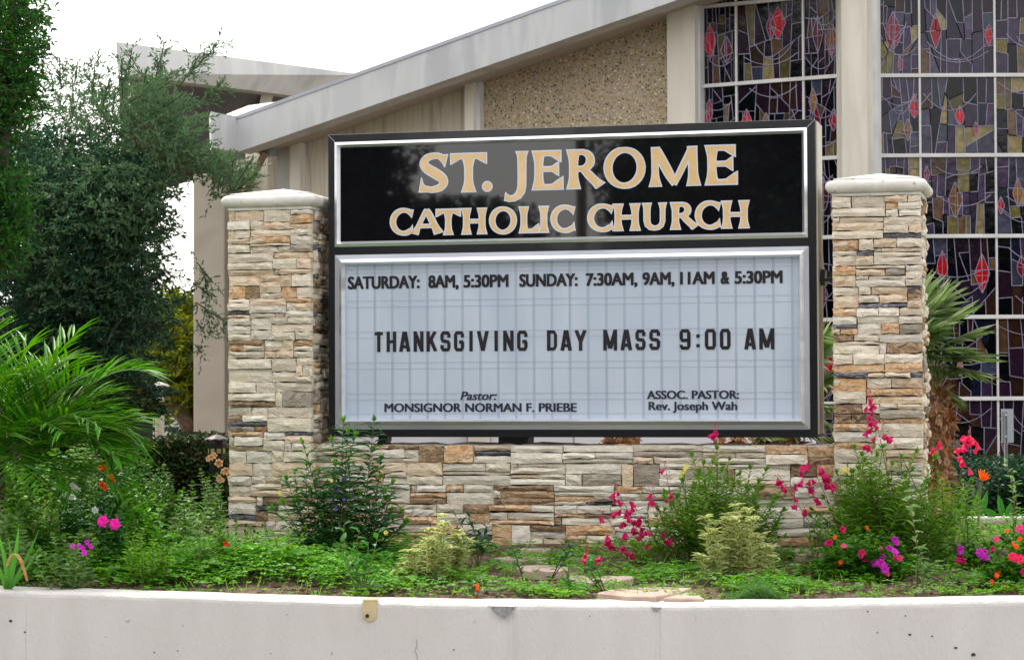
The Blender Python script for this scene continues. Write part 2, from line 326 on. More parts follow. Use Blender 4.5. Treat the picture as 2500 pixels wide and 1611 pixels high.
# pits in the wall face
a = Acc()
for (px, py, s) in [(55, 1545, 6), (375, 1593, 5), (432, 1589, 4), (256, 1557, 3), (445, 1528, 3), (20, 1518, 8), (2220, 1548, 7), (2275, 1552, 5), (2333, 1580, 7), (2375, 1597, 10), (2142, 1543, 4), (2210, 1502, 4), (2118, 1492, 4), (1108, 1585, 4), (1440, 1503, 3), (660, 1595, 3), (700, 1500, 3)]:
    p = on(px, py, Vector((0, wally((px - 1250) / FPX * 12) - .001, 0)), Vector((0, 1, 0))); y = wally(p.x) - .004; s *= .0013
    a.add([(p.x + math.cos(t) * s * random.uniform(.6, 1.3), y, p.z + math.sin(t) * s * .7 * random.uniform(.6, 1.2)) for t in np.linspace(0, 5.6, 9)], [tuple(range(9))])
    a.v[-1] = a.v[-1]
a.build('pit', mat('dark_pit', [(.05, .045, .04)], 5, .95), wl)
a = Acc()
for pts, w_ in (([(1016, 1560), (1018, 1575), (1013, 1588), (1019, 1600), (1017, 1620)], .0012), ([(58, 1480), (60, 1520), (57, 1560), (59, 1620)], .0004)):
    P = [on(px, py, Vector((0, wally((px - 1250) / FPX * 12), 0)), Vector((0, 1, 0))) for px, py in pts]; vs = []
    for i, p in enumerate(P):
        q = P[min(i + 1, len(P) - 1)] - P[max(i - 1, 0)]; nx, nz = -q.z, q.x; l_ = math.hypot(nx, nz); y = wally(p.x) - .005
        vs += [(p.x + nx / l_ * w_, y, p.z + nz / l_ * w_), (p.x - nx / l_ * w_, y, p.z - nz / l_ * w_)]
    a.add(vs, [(i * 2, i * 2 + 1, i * 2 + 3, i * 2 + 2) for i in range(len(P) - 1)])
a.build('hairline_crack', mat('crack', [(.14, .13, .12)], 5, .95), wl)
# tan rubber tab clipped over the wall edge
tb = thing('wall_clip', 'tan rounded tab with a dark bolt hanging over the edge of the planter wall', 'bracket', G(899, 1470))
x0 = (899 - 1250) / FPX * 12.02; y0 = wally(x0) - .006; a = Acc()
pr = [(-.036, ZW + .006), (.040, ZW + .006), (.038, ZW - .06)] + [(.001 + .036 * math.cos(t), ZW - .066 - .036 * math.sin(t)) for t in np.linspace(0, math.pi, 9)]
a.prism([(x0 + px, y0, z) for px, z in pr], (0, -.010, 0)); a.box((x0 - .036, y0 - .01, ZW + .006), (x0 + .040, y0 + .09, ZW + .014))
o = a.build('tab', mat('tan_rubber', [(.50, .40, .22), (.42, .33, .17)], 9, .6, .2, 90), tb); bevel(o, .003)
a = Acc(); c = Vector((x0 - .012, y0 - .012, ZW - .071)); a.tube([c, c + Vector((0, -.006, 0))], .010, 10); a.build('bolt', M_black, tb)

# ================================================================ sign assembly frame
YAW = R(13.9); U = Vector((math.cos(YAW), -math.sin(YAW), 0)); V_ = Vector((math.sin(YAW), math.cos(YAW), 0)); NF = -V_
pr_ = at(1996, 1067.5, 14.0); SO = on(802.7, 1066.6, pr_, V_); SO.z = (SO.z + pr_.z) / 2
def W(x, y, z): return SO + U * x + V_ * y + Vector((0, 0, z))
def L(px, py, yl=0.0):
    p = on(px, py, W(0, yl, 0), V_) - SO; return p.dot(U), p.z
SW = L(1996, 1067)[0]; SH = (L(797.4, 330)[1] + L(1989, 290.7)[1]) / 2
GZ = .55   # ground level at the assembly
print('sign', SW, SH, SO)
sg = thing('church_sign', 'large black framed church sign with gold lettering above a pale message board', 'sign', W(SW / 2, .17, 0))
SD = .34; fr = .075
def S(name, m, boxes, par, bev=.004):
    a = Acc()
    for b in boxes: a.box(b[0], b[1], W)
    o = a.build(name, m, par)
    if bev: bevel(o, bev)
    return o
# positions inside the sign, local metres
def mid(p, q): return (p + q) / 2
uTopZ = mid(L(817, 349)[1], L(1970, 311)[1]); uBotZ = mid(L(828, 602.7)[1], L(1970.5, 580.5)[1])
uL, uR = L(817, 349)[0], L(1970, 311)[0]
lTopZ = mid(L(819, 625)[1], L(1971, 600)[1]); lBotZ = mid(L(822, 1048)[1], L(1975, 1048.6)[1]); lL, lR = L(819, 625)[0], L(1975, 600)[0]
S('cabinet', M_black, [((0, .03, 0), (SW, SD, SH))], sg, .006)
S('face_frame', M_black, [((.001, -.002, 0), (uL, .03, SH)), ((uR, -.002, 0), (SW - .001, .03, SH)), ((uL, -.002, uTopZ), (uR, .03, SH)), ((uL, -.002, lTopZ), (uR, .03, uBotZ)), ((uL, -.002, 0), (uR, .03, lBotZ))], sg, .003)
a = Acc()
for s, (x, z) in enumerate([(0, SH), (SW, SH)]):
    d = 1 if s == 0 else -1; q = .003
    a.add([W(x, -.0035, z - q), W(x + d * .05, -.0035, z - .05 - q), W(x + d * .05, -.0035, z - .05 + q), W(x, -.0035, z)], [(0, 1, 2, 3)])
a.build('mitre_line', M_alu2, sg)
S('side_panel', M_sideplate, [((SW, .012, .02), (SW + .012, SD - .06, SH - .012))], sg, .003)
def frame(name, m, xl, xr, zb, zt, w1, y0, y1, par, slope=0):
    a = Acc()   # four mitred rails with a sloping inner face
    o_ = [(xl, zb), (xr, zb), (xr, zt), (xl, zt)]; i_ = [(xl + w1, zb + w1), (xr - w1, zb + w1), (xr - w1, zt - w1), (xl + w1, zt - w1)]
    for k in range(4):
        a_, b_, c_, d_ = o_[k], o_[(k + 1) % 4], i_[(k + 1) % 4], i_[k]
        vs = [W(a_[0], y0, a_[1]), W(b_[0], y0, b_[1]), W(c_[0], y0 + slope, c_[1]), W(d_[0], y0 + slope, d_[1]), W(a_[0], y1, a_[1]), W(b_[0], y1, b_[1]), W(c_[0], y1, c_[1]), W(d_[0], y1, d_[1])]
        a.add(vs, [(0, 1, 2, 3), (0, 4, 5, 1), (2, 6, 7, 3), (1, 5, 6, 2), (0, 3, 7, 4)])
    return a.build(name, m, par)
fo = frame('upper_trim', M_alu, uL, uR, uBotZ, uTopZ, .018, -.004, .03, sg, -.012); frame('inner_trim', M_alu, uL + .018, uR - .018, uBotZ + .018, uTopZ - .018, .016, -.016, .03, fo, .026)
up = S('upper_panel', M_gloss, [((uL + .034, .016, uBotZ + .034), (uR - .034, .028, uTopZ - .034))], sg, 0)
# lower message board: outer grey flange, bright bevel rail, recess
frame('board_flange', M_alu2, lL, lR, lBotZ, lTopZ, .03, -.012, .03, sg, -.006)
fo = frame('board_frame', M_alu, lL + .03, lR - .03, lBotZ + .03, lTopZ - .028, .022, -.020, .03, sg, -.018)
frame('inner_bead', M_alu, lL + .052, lR - .052, lBotZ + .052, lTopZ - .050, .014, -.038, .03, fo, .034)
bx0, bx1, bz0, bz1 = lL + .066, lR - .066, lBotZ + .066, lTopZ - .064
S('message_panel', M_board, [((bx0, .022, bz0), (bx1, .029, bz1))], sg, 0)
a = Acc(); b_ = Acc(); c_ = Acc()
nr = 25
for i in range(1, nr + 1):
    x = bx0 + (i - .35) * (bx1 - bx0) / nr; a.box((x - .0085, .0213, bz0), (x + .0085, .0222, bz1), W)
tr = [(1 - v) for v in (.03, .055, .235, .275, .435, .475, .635, .675, .835, .875, .965)]
for t in tr:
    z = bz0 + t * (bz1 - bz0); b_.box((bx0, .0200, z - .0016), (bx1, .0209, z + .0016), W)
    if tr.index(t) % 2 == 0:
        for i in range(nr + 1):
            x = bx0 + (i + .15) * (bx1 - bx0) / (nr + 1) + .02
            c_.box((x - .003, .0185, z - .008), (x + .003, .0205, z - .0035), W)
a.build('panel_rib', M_rib, sg); b_.build('letter_track', M_track, sg); c_.build('rivet', M_rivet, sg)
# clear cover in front: a thin reflecting pane
mg = bpy.data.materials.new('clear_cover'); mg.use_nodes = True; t = mg.node_tree; tp = t.nodes.new('ShaderNodeBsdfTransparent'); tp.inputs[0].default_value = (.97, .98, .99, 1)
gl = t.nodes.new('ShaderNodeBsdfGlossy'); gl.inputs['Roughness'].default_value = .03; lwt = t.nodes.new('ShaderNodeLayerWeight'); lwt.inputs[0].default_value = .5; pw = t.nodes.new('ShaderNodeMath'); pw.operation = 'POWER'; pw.inputs[1].default_value = 5; t.links.new(lwt.outputs['Facing'], pw.inputs[0]); fn = t.nodes.new('ShaderNodeMath'); fn.operation = 'MULTIPLY_ADD'; fn.inputs[1].default_value = .9; fn.inputs[2].default_value = .06; t.links.new(pw.outputs[0], fn.inputs[0])
ms = t.nodes.new('ShaderNodeMixShader'); t.links.new(fn.outputs[0], ms.inputs[0]); t.links.new(tp.outputs[0], ms.inputs[1]); t.links.new(gl.outputs[0], ms.inputs[2]); t.links.new(ms.outputs[0], t.nodes['Material Output'].inputs[0])
a = Acc(); a.add([W(bx0, -.002, bz0), W(bx1, -.002, bz0), W(bx1, -.002, bz1), W(bx0, -.002, bz1)], [(0, 1, 2, 3)]); a.build('clear_cover', mg, sg)
# posts and brackets
S('support_post', M_black, [((L(1207, 1075)[0], .10, GZ - SO.z - .2), (L(1281, 1075)[0], .26, .0))], sg)
for i, (px, py) in enumerate([(939, 1085)]):
    x, z = L(px, py, .1); a = Acc(); a.box((x - .03, .06, -.03), (x + .03, .16, .001), W); a.box((x - .035, .05, -.075), (x + .02, .17, -.03), W); a.box((x - .02, .04, -.055), (x + .05, .1, -.04), W); a.build('base_clamp', M_black, sg)
zl = L(803, 735)[1]; zr = L(2000, 672)[1]
a = Acc(); a.box((-.11, .10, zl - .03), (0.001, .18, zl + .02), W); a.box((-.07, .08, zl - .05), (-.04, .2, zl + .04), W); a.build('side_bracket', M_black, sg)
a = Acc(); a.box((SW, .10, zr - .035), (SW + .13, .14, zr - .015), W); a.box((SW + .02, .08, zr - .06), (SW + .045, .2, zr + .04), W); a.box((SW + .06, .09, zr - .01), (SW + .09, .16, zr + .03), W); a.build('side_bracket', M_black, sg)

# ================================================================ lettering
def fl(p0, p1, h0, h1, hm=.085, n=11, e=2.0):
    """flared straight stroke: [(x,y,hl,hr)]"""
    out = []
    for i in range(n):
        t = i / (n - 1); h = hm
        if t < .38: h = hm + (h0 - hm) * (1 - t / .38) ** e
        if t > .62: h = hm + (h1 - hm) * ((t - .62) / .38) ** e
        out.append((p0[0] + (p1[0] - p0[0]) * t, p0[1] + (p1[1] - p0[1]) * t, h, h))
    return out
def cr(pts, n=6):
    P = [pts[0]] + list(pts) + [pts[-1]]; out = []
    for i in range(1, len(P) - 2):
        for k in range(n):
            t = k / n; out.append(tuple(.5 * (2 * b + (c - a) * t + (2 * a - 5 * b + 4 * c - d) * t * t + (-a + 3 * b - 3 * c + d) * t ** 3) for a, b, c, d in zip(P[i - 1], P[i], P[i + 1], P[i + 2])))
    out.append(tuple(pts[-1])); return out
def ring(cx, cy, rx, ry, a0, a1, hx=.088, hy=.048, n=30, flare=0, tilt=R(-8)):
    out = []
    for i in range(n + 1):
        t = i / n; a = a0 + (a1 - a0) * t; h = hy + (hx - hy) * abs(math.cos(a - tilt)) ** 1.3
        if flare: h += flare * max(0, 1 - min(t, 1 - t) / .10) ** 1.2
        out.append((cx + rx * math.cos(a), cy + ry * math.sin(a), h, h))
    return out
ST_ = lambda x, y0=0, y1=1, hm=.088, f=.165: fl((x, y0), (x, y1), f, f, hm)
def arm(x0, x1, y, w, dn, up_, hm=.045):
    # horizontal arm with wedge end; dn/up_ are how far the wedge reaches below/above (for rightward arm: left side of travel = up)
    d = 1 if x1 > x0 else -1; out = []
    for i in range(11):
        t = i / 10; k = max(0, (t - (1 - w)) / w) if w else 0
        hu = hm + up_ * k; hd = hm + dn * k
        out.append((x0 + (x1 - x0) * t, y, hu if d > 0 else hd, hd if d > 0 else hu))
    return out
GLY = {
 'T': (.92, [ST_(.46, 0, .93, .088, .18), arm(.46, .01, .945, .55, .145, 0, .052), arm(.46, .91, .945, .55, .145, 0, .052)]),
 'I': (.36, [ST_(.18)]),
 'H': (.86, [ST_(.16), ST_(.70), [(.2, .5, .045, .045), (.66, .5, .045, .045)]]),
 'L': (.70, [ST_(.17), arm(.17, .68, .048, .45, 0, .20, .048)]),
 'E': (.78, [ST_(.17), arm(.12, .72, .95, .42, .17, 0, .05), arm(.2, .66, .53, .34, .12, .12, .045), arm(.12, .77, .05, .42, 0, .20, .05)]),
 'S': (.72, [cr([(.70, .865, .20, .09), (.62, .89, .10, .06), (.54, .93, .062, .05), (.44, .95, .052, .05), (.24, .90, .068, .068), (.15, .76, .088, .088), (.22, .62, .10, .10), (.42, .48, .108, .108), (.58, .36, .10, .10), (.635, .235, .09, .09), (.55, .10, .072, .072), (.36, .045, .055, .055), (.24, .06, .055, .055), (.13, .10, .10, .06), (.04, .13, .12, .21)][:-1] + [(.04, .13, .12, .21)])]),
 'O': (1.02, [ring(.51, .50, .41, .475, 0, 2 * math.pi)]),
 'C': (.84, [[(.83, .86, .17, .10), (.77, .885, .10, .065)] + ring(.50, .5, .40, .472, R(64), R(300)) + [(.765, .12, .075, .06), (.84, .14, .19, .09)]]),
 'J': (.58, [[(.45, 1, .15, .15), (.45, .94, .115, .115), (.45, .85, .095, .095), (.45, .6, .088, .088), (.45, .3, .088, .088), (.445, .1, .088, .088), (.42, -.03, .088, .088), (.35, -.15, .078, .078), (.24, -.22, .06, .06), (.12, -.235, .05, .07), (.02, -.21, .05, .13)]]),
 'U': (.86, [[(.15, 1, .15, .15), (.15, .9, .105, .105), (.15, .75, .088, .088), (.15, .35, .088, .088), (.18, .19, .085, .085), (.27, .085, .07, .07), (.40, .045, .05, .05), (.53, .07, .055, .055), (.63, .16, .06, .06), (.675, .32, .06, .06), (.68, .75, .062, .062), (.68, .9, .085, .085), (.68, 1, .13, .13)]]),
 'R': (.94, [ST_(.17), [(.12, .952, .048, .048), (.36, .952, .048, .048)] + ring(.36, .73, .22, .222, R(90), R(-90), .088, .046, 16)[0:] + [(.20, .508, .045, .045)], fl((.40, .50), (.82, .03), .05, .13, .085)]),
 'A': (.96, [fl((.09, .0), (.45, 1.0), .13, .045, .052), fl((.47, 1.0), (.83, .0), .06, .155, .09), [(.25, .33, .04, .04), (.70, .33, .04, .04)]]),
 'M': (1.22, [fl((.18, 0), (.17, .99), .14, .07, .062), fl((.19, .97), (.60, .05), .09, .05, .095), fl((.60, .05), (.99, .97), .045, .06, .058), fl((1.03, 0), (1.0, .99), .155, .10, .092)]),
 '.': (.24, [ring(.12, .115, .06, .06, 0, 2 * math.pi, .058, .058, 20)]),
}
def ribbon(acc, stroke, o, toW, z):
    n = len(stroke); closed = (abs(stroke[0][0] - stroke[-1][0]) + abs(stroke[0][1] - stroke[-1][1])) < 1e-4
    Ls, Rs = [], []
    for i, (x, y, hl, hr) in enumerate(stroke):
        if closed: a, b = stroke[(i - 1) % (n - 1)], stroke[(i + 1) % (n - 1)]
        else: a, b = stroke[max(i - 1, 0)], stroke[min(i + 1, n - 1)]
        tx, ty = b[0] - a[0], b[1] - a[1]; q = math.hypot(tx, ty) or 1; tx /= q; ty /= q
        ex = 0
        if not closed: ex = -o if i == 0 else (o if i == n - 1 else 0)
        Ls.append((x + tx * ex - ty * (hl + o), y + ty * ex + tx * (hl + o))); Rs.append((x + tx * ex + ty * (hr + o), y + ty * ex - tx * (hr + o)))
    vs = [toW(p[0], p[1], z) for p in Ls] + [toW(p[0], p[1], z) for p in Rs]
    acc.add(vs, [(i, i + 1, n + i + 1, n + i) for i in range(n - 1)])
def clipjunk(v): return v
def gbox(ch):
    xs = [x for s in GLY[ch][1] for i, (x, y, hl, hr) in enumerate(s) for x in ((x - max(hl, hr), x + max(hl, hr)) if abs(s[max(i - 1, 0)][1] - s[min(i + 1, len(s) - 1)][1]) > abs(s[max(i - 1, 0)][0] - s[min(i + 1, len(s) - 1)][0]) * .5 else (x, x))]
    return min(xs), max(xs)
def title(word, boxes, base, top, name):
    """boxes: photo x-extents incl. outline; base/top: ((x,y),(x,y)) lines in the photo"""
    ow = .0075
    for ch, (x0, x1) in zip(word, boxes):
        hold = Acc(); gold = Acc()
        yb = np.interp((x0 + x1) / 2, [base[0][0], base[1][0]], [base[0][1], base[1][1]]); yt = np.interp((x0 + x1) / 2, [top[0][0], top[1][0]], [top[0][1], top[1][1]])
        lx0, lz0 = L(x0, yb); lx1, lz1 = L(x1, yt); zb = L((x0 + x1) / 2, yb)[1] + ow; zt = L((x0 + x1) / 2, yt)[1] - ow
        g0, g1 = gbox(ch); H = zt - zb; sx = (lx1 - lx0 - 2 * ow) / (g1 - g0)
        for k, s in enumerate(GLY[ch][1]):
            def tw(o_):
                return lambda x, y, z: W(lx0 + ow + (x - g0) * sx, z, zb + y * H)
            def rib(acc, o, yy):
                st = [((x - g0) * sx + lx0 + ow, zb + y * H, hl * (H + sx) / 2, hr * (H + sx) / 2) for x, y, hl, hr in s]
                e_ = 0 if ch in 'J' else 1; lo, hi = (zb - (.006 if ch in 'SOCU' else 0) - o, zt + (.004 if ch in 'SOC' else 0) + o); ribbon(acc, st, o, (lambda x, z_, yl: W(min(max(x, lx0 + ow - o), lx1 - ow + o), yl, min(max(z_, lo), hi))) if e_ else (lambda x, z_, yl: W(max(x, lx0 + ow - o), yl, min(z_, hi))), yy)
            rib(hold, ow, .0155 - .0002 * k); rib(gold, -.0012, .0140 - .0002 * k)
        h = hold.build(name, M_pale, sg); gold.build('gold_fill', M_gold, h)
title('ST.JEROME', [(1020.2, 1093.3), (1097.4, 1187.9), (1175, 1201), (1228.6, 1290.2), (1295.5, 1374.5), (1379.9, 1480.4), (1471.9, 1575.5), (1580.9, 1712.1), (1718, 1800.5)], ((1140, 469.8), (1760, 452)), ((1140, 372.5), (1760, 352.8)), 'title_letter')
title('CATHOLICCHURCH', [(949.3, 1009), (998, 1084), (1061.8, 1124.2), (1122.8, 1189.8), (1191.9, 1261.3), (1263.4, 1315.6), (1311.6, 1341.1), (1341.9, 1404), (1431.7, 1497.3), (1492.5, 1564.8), (1564.8, 1629), (1633, 1708.9), (1694.7, 1759.8), (1757.6, 1831.2)], ((1093, 574), (1795, 558)), ((1093, 508.8), (1795, 488.7)), 'title_letter')
# changeable letters, straight strokes with cut corners on a 0..1 grid
c = .16
OCT = [(.5 - .5 + c, 1), (1 - c, 1)]
def stroke_block(pts, w=.27): return [(x, y, w / 2, w / 2) for x, y in pts]
BL = {
 'T': (.62, [[(0, .9), (1, .9)], [(.5, 1), (.5, 0)]]), 'H': (.7, [[(.15, 0), (.15, 1)], [(.85, 0), (.85, 1)], [(.2, .5), (.8, .5)]]),
 'A': (.75, [[(.13, 0), (.46, 1)], [(.87, 0), (.54, 1)], [(.25, .25), (.75, .25)]]), 'N': (.7, [[(.14, 0), (.14, 1)], [(.86, 0), (.86, 1)], [(.14, .96), (.86, .04)]]),
 'K': (.75, [[(.15, 0), (.15, 1)], [(.2, .4), (.85, 1)], [(.42, .58), (.9, 0)]]), 'I': (.25, [[(.5, 0), (.5, 1)]]), 'V': (.75, [[(.1, 1), (.5, .03)], [(.9, 1), (.5, .03)]]),
 'S': (.72, [[(.86, .68), (.86, .82), (.78, .91), (.22, .91), (.14, .82), (.14, .60), (.22, .52), (.78, .48), (.86, .40), (.86, .18), (.78, .09), (.22, .09), (.14, .18), (.14, .32)]]),
 'G': (.72, [[(.86, .68), (.86, .82), (.78, .91), (.22, .91), (.14, .82), (.14, .18), (.22, .09), (.78, .09), (.86, .18), (.86, .46)], [(.5, .46), (.95, .46)]]),
 'D': (.72, [[(.14, 0), (.14, 1)], [(.1, .91), (.7, .91), (.86, .78), (.86, .22), (.7, .09), (.1, .09)]]), 'Y': (.7, [[(.1, 1), (.5, .45)], [(.9, 1), (.5, .45)], [(.5, .5), (.5, 0)]]),
 'M': (.95, [[(.11, 0), (.11, 1)], [(.89, 0), (.89, 1)], [(.13, .95), (.5, .1)], [(.87, .95), (.5, .1)]]),
 '9': (.76, [[(.14, .25), (.14, .18), (.22, .09), (.78, .09), (.86, .18), (.86, .82), (.78, .91), (.22, .91), (.14, .82), (.14, .55), (.22, .46), (.8, .46)]]),
 '0': (.76, [[(.14, .5), (.14, .18), (.22, .09), (.78, .09), (.86, .18), (.86, .82), (.78, .91), (.22, .91), (.14, .82), (.14, .5)]]),
 ':': (.2, [[(.5, .12), (.5, .28)], [(.5, .58), (.5, .74)]]),
}
MS = [('T', 245, 302), ('H', 327, 393), ('A', 415, 487), ('N', 512, 580), ('K', 600, 670), ('S', 695, 765), ('G', 788, 858), ('I', 893, 917), ('V', 950, 1022), ('I', 1065, 1089), ('N', 1125, 1197), ('G', 1220, 1292), ('D', 1425, 1495), ('A', 1520, 1592), ('Y', 1618, 1692), ('M', 1810, 1905), ('A', 1930, 2005), ('S', 2030, 2100), ('S', 2125, 2200)]
MS = [(c_, 825 + a_ / 2.8, 825 + b_ / 2.8) for c_, a_, b_ in MS] + [(c_, 1650 + a_ / 2.8, 1650 + b_ / 2.8) for c_, a_, b_ in [('9', 22, 98), (':', 138, 160), ('0', 195, 272), ('0', 298, 372), ('A', 468, 543), ('M', 568, 672)]]
for ch, x0, x1 in MS:
    yb = np.interp((x0 + x1) / 2, [921, 1870], [859, 852.8]); yt = np.interp((x0 + x1) / 2, [921, 1870], [809.4, 801.3])
    lx0 = L(x0, yb)[0]; lx1 = L(x1, yb)[0]; zb = L((x0 + x1) / 2, yb)[1]; zt = L((x0 + x1) / 2, yt)[1]
    a = Acc(); wd = .0225
    for k, s in enumerate(BL[ch][1]):
        ww = lx1 - lx0 if ch not in 'I:' else wd
        mx_ = (lx0 + lx1) / 2
        st = [(lx0 + x * (lx1 - lx0) if ch not in 'I:' else mx_, zb + y * (zt - zb), (wd / 2 if abs(s[0][0] - s[1][0]) < .5 else wd / 2.2), wd / 2) for x, y in s]
        if ch in 'SG90D': st = [(lx0 + wd / 2 + (x - .14) / .72 * (lx1 - lx0 - wd), z, h, h) for (x, y), (_, z, h, __) in zip(s, st)]
        elif ch in 'THANKVYM': st = [(min(max(x, lx0 + (wd / 2 if s[0][0] == s[1][0] else 0)), lx1 - (wd / 2 if s[0][0] == s[1][0] else 0)), z, h, h) for (x, z, h, __) in st]
        if ch in 'AVMNKY' and not (s[0][0] == s[1][0] or s[0][1] == s[1][1]): st = [(x, z, wd * .55, wd * .55) for x, z, h, _ in st]
        ribbon(a, st, 0, lambda x, z_, yl: W(x, yl, z_), .0182 - .0002 * k)
    zz = a.v[:]
    a.v = [tuple(v) for v in a.v]
    # clamp to the cap height so diagonals end flat
    cl = []
    for v in a.v:
        vv = Vector(v); z = vv.z - SO.z; vv.z = SO.z + min(max(z, zb), zt); cl.append(tuple(vv))
    a.v = cl; a.build('letter', M_ltr, sg)
def word(s, x0, x1, yt, yb, m, name, shift=0.0, vshift=0.0, shear=0, par=None, cap=None):
    cu = bpy.data.curves.new('t', 'FONT'); cu.body = s; cu.size = 1; cu.shear = shear; cu.resolution_u = 4
    ob = bpy.data.objects.new('t', cu); COL.objects.link(ob); dg = bpy.context.evaluated_depsgraph_get(); me = bpy.data.meshes.new_from_object(ob.evaluated_get(dg))
    vs = [v.co.copy() for v in me.vertices]; fs = [tuple(p.vertices) for p in me.polygons]
    bpy.data.objects.remove(ob); bpy.data.curves.remove(cu); bpy.data.meshes.remove(me)
    mnx, mxx = min(v.x for v in vs), max(v.x for v in vs); CAPH = .70
    lx0, lx1 = L(x0, yb)[0], L(x1, yb)[0]; zb = L((x0 + x1) / 2, yb)[1]; zt = L((x0 + x1) / 2, yt)[1]; H = (zt - zb) / CAPH; sx = (lx1 - lx0 - shift) / (mxx - mnx)
    a = Acc(); ks = [(0, 0)] if not shift else [(i / 3, j) for i in range(4) for j in ((0, 1) if vshift else (0,))]
    for q, (i, j) in enumerate(ks):
        a.add([W(lx0 + (v.x - mnx) * sx + shift * i, .0182 - .00012 * q, zb + v.y * H + vshift * (j - .5)) for v in vs], fs)
    return a.build(name, m, par or sg)
yl = lambda x, a_, b_, x0=870, x1=1870: float(np.interp(x, [x0, x1], [a_, b_]))
for s, x0, x1 in [('SATURDAY:', 847, 1023), ('8AM,', 1043.6, 1118), ('5:30PM', 1129.6, 1240), ('SUNDAY:', 1266, 1409), ('7:30AM,', 1428.6, 1555), ('9AM,', 1567, 1645.7), ('11AM', 1659, 1744), ('&', 1758, 1780), ('5:30PM', 1792, 1910)]:
    m_ = (x0 + x1) / 2; word(s, x0, x1, yl(m_, 674.8, 660.6), yl(m_, 704.6, 690.6), M_ltr, 'schedule_word', .009, .004)
word('Pastor:', 1122, 1212, 955.3, 976, M_ink, 'name_lettering', .0045, .001, .25)
word('MONSIGNOR NORMAN F. PRIEBE', 936.4, 1407, 983.8, 1005, M_ink, 'name_lettering', .0062, .001)
word('ASSOC. PASTOR:', 1577.9, 1803.6, 953, 973.2, M_ink, 'name_lettering', .0062, .001)
word('Rev. Joseph Wah', 1582, 1799, 980, 1000.5, M_ink, 'name_lettering', .0058, .001)

# ================================================================ stone pillars and wall
def stone_mesh(w, h, d, seed):
    """front at y=-relief, origin at the stone's centre on the backing plane; ~45 triangles"""
    rr = random.Random(seed); nx = 4 if w > .12 else 3; nz = 2; vs = []
    tilt = rr.uniform(-.006, .006); tz = rr.uniform(-.010, .006)
    cut = rr.uniform(.3, .7)
    for j in range(nz + 1):
        for i in range(nx + 1):
            x = -w / 2 + w * i / nx; z = -h / 2 + h * j / nz; e = (i in (0, nx)) or (j in (0, nz))
            y = -d + (x / w) * tilt + (z / h) * tz + (rr.uniform(.004, .010) if e else rr.uniform(-.007, .003))
            if j in (0, nz): z += rr.uniform(-.0048, .0035)
            if i in (0, nx): x += rr.uniform(-.003, .003)
            if 0 < i < nx: x += rr.uniform(-.2, .2) * w / nx
            if 0 < j < nz: z += rr.uniform(-.2, .2) * h / nz
            vs.append((x, y, z))
    k = nx + 1; fs = []
    for j in range(nz):
        for i in range(nx):
            a_, b_, c_, d_ = j * k + i, j * k + i + 1, (j + 1) * k + i + 1, (j + 1) * k + i
            fs += [(a_, b_, c_), (a_, c_, d_)] if rr.random() < .5 else [(a_, b_, d_), (b_, c_, d_)]
    bd = [i for i in range(k)] + [j * k + nx for j in range(1, nz + 1)] + [nz * k + i for i in range(nx - 1, -1, -1)] + [j * k for j in range(nz - 1, 0, -1)]
    b0 = len(vs); vs += [(vs[i][0], .0, vs[i][2]) for i in bd]; n = len(bd)
    fs += [(bd[i], b0 + i, b0 + (i + 1) % n, bd[(i + 1) % n]) for i in range(n)]
    return vs, fs
WT = [.44, .17, .19, .10, .045, .035, .02]
def layout(x0, x1, z0, z1, rs, bands=(.10, .155), cols=(.12, .30), sub=True):
    out = []; z = z1
    while z > z0 + .01:
        H = rs.uniform(*bands); H = min(H, z - z0)
        if z - H - z0 < .04: H = z - z0
        x = x0
        while x < x1 - .01:
            w_ = rs.uniform(*cols); 
            if x1 - (x + w_) < cols[0] * .55: w_ = x1 - x
            n = 1 if H < .045 else rs.choices([1, 2, 3, 4], [.03 if H > .09 else .3, .34, .46 if H > .09 else .1, .17 if H > .12 else 0])[0]
            cuts = sorted([0, 1] + [(k + 1) / n + rs.uniform(-.12, .12) for k in range(n - 1)])
            for a_, b_ in zip(cuts, cuts[1:]):
                hh = H * (b_ - a_)
                if sub and w_ > .2 and rs.random() < .45 and hh > .02:
                    q = w_ * rs.uniform(.25, .7); out += [(x, x + q, z - H * b_, z - H * a_), (x + q, x + w_, z - H * b_, z - H * a_)]
                elif w_ > .09 and rs.random() < .10:
                    q = min(.045, w_ * .4); out += [(x, x + q, z - H * b_, z - H * a_), (x + q, x + w_, z - H * b_, z - H * a_)]
                else: out.append((x, x + w_, z - H * b_, z - H * a_))
            x += w_
        z -= H
    return out
def setstones(par, rects, face, rs, depth=.045, single=True, wt=WT, wide=None):
    """face(s, z, d) -> world ; single -> separate objects"""
    acc = Acc(); g = .0021
    o0 = face(0, 0, 0); ux = (face(1, 0, 0) - o0); nn = (face(0, 0, 1) - o0); ang = math.atan2(ux.y, ux.x)
    for (a_, b_, c_, d_) in rects:
        w_, h_ = b_ - a_ - 2 * g, d_ - c_ - 2 * g
        if w_ < .006 or h_ < .006: continue
        dp = depth + rs.uniform(-.016, .018) + (.0 if h_ > .03 else -.004)
        mi = rs.choices(range(7), wt)[0]
        if mi == 6 and h_ > .036: mi = rs.choice([0, 2, 5])
        if h_ < .03 and rs.random() < .13: mi = 6
        vs, fs = stone_mesh(w_, h_, max(.02, dp), rs.random()); c = face((a_ + b_) / 2, (c_ + d_) / 2, 0)
        if single:
            me = bpy.data.meshes.new('stone'); me.from_pydata(vs, [], fs); me.materials.append(ST[mi]); link('stone', me, par, c, (0, 0, ang))
        else:
            Mx = Matrix.Rotation(ang, 3, 'Z'); acc.add([c + Mx @ Vector(v) for v in vs], fs, mi)
    if not single and acc.v: return tag(acc.build('stone', ST, par), kind='stuff')
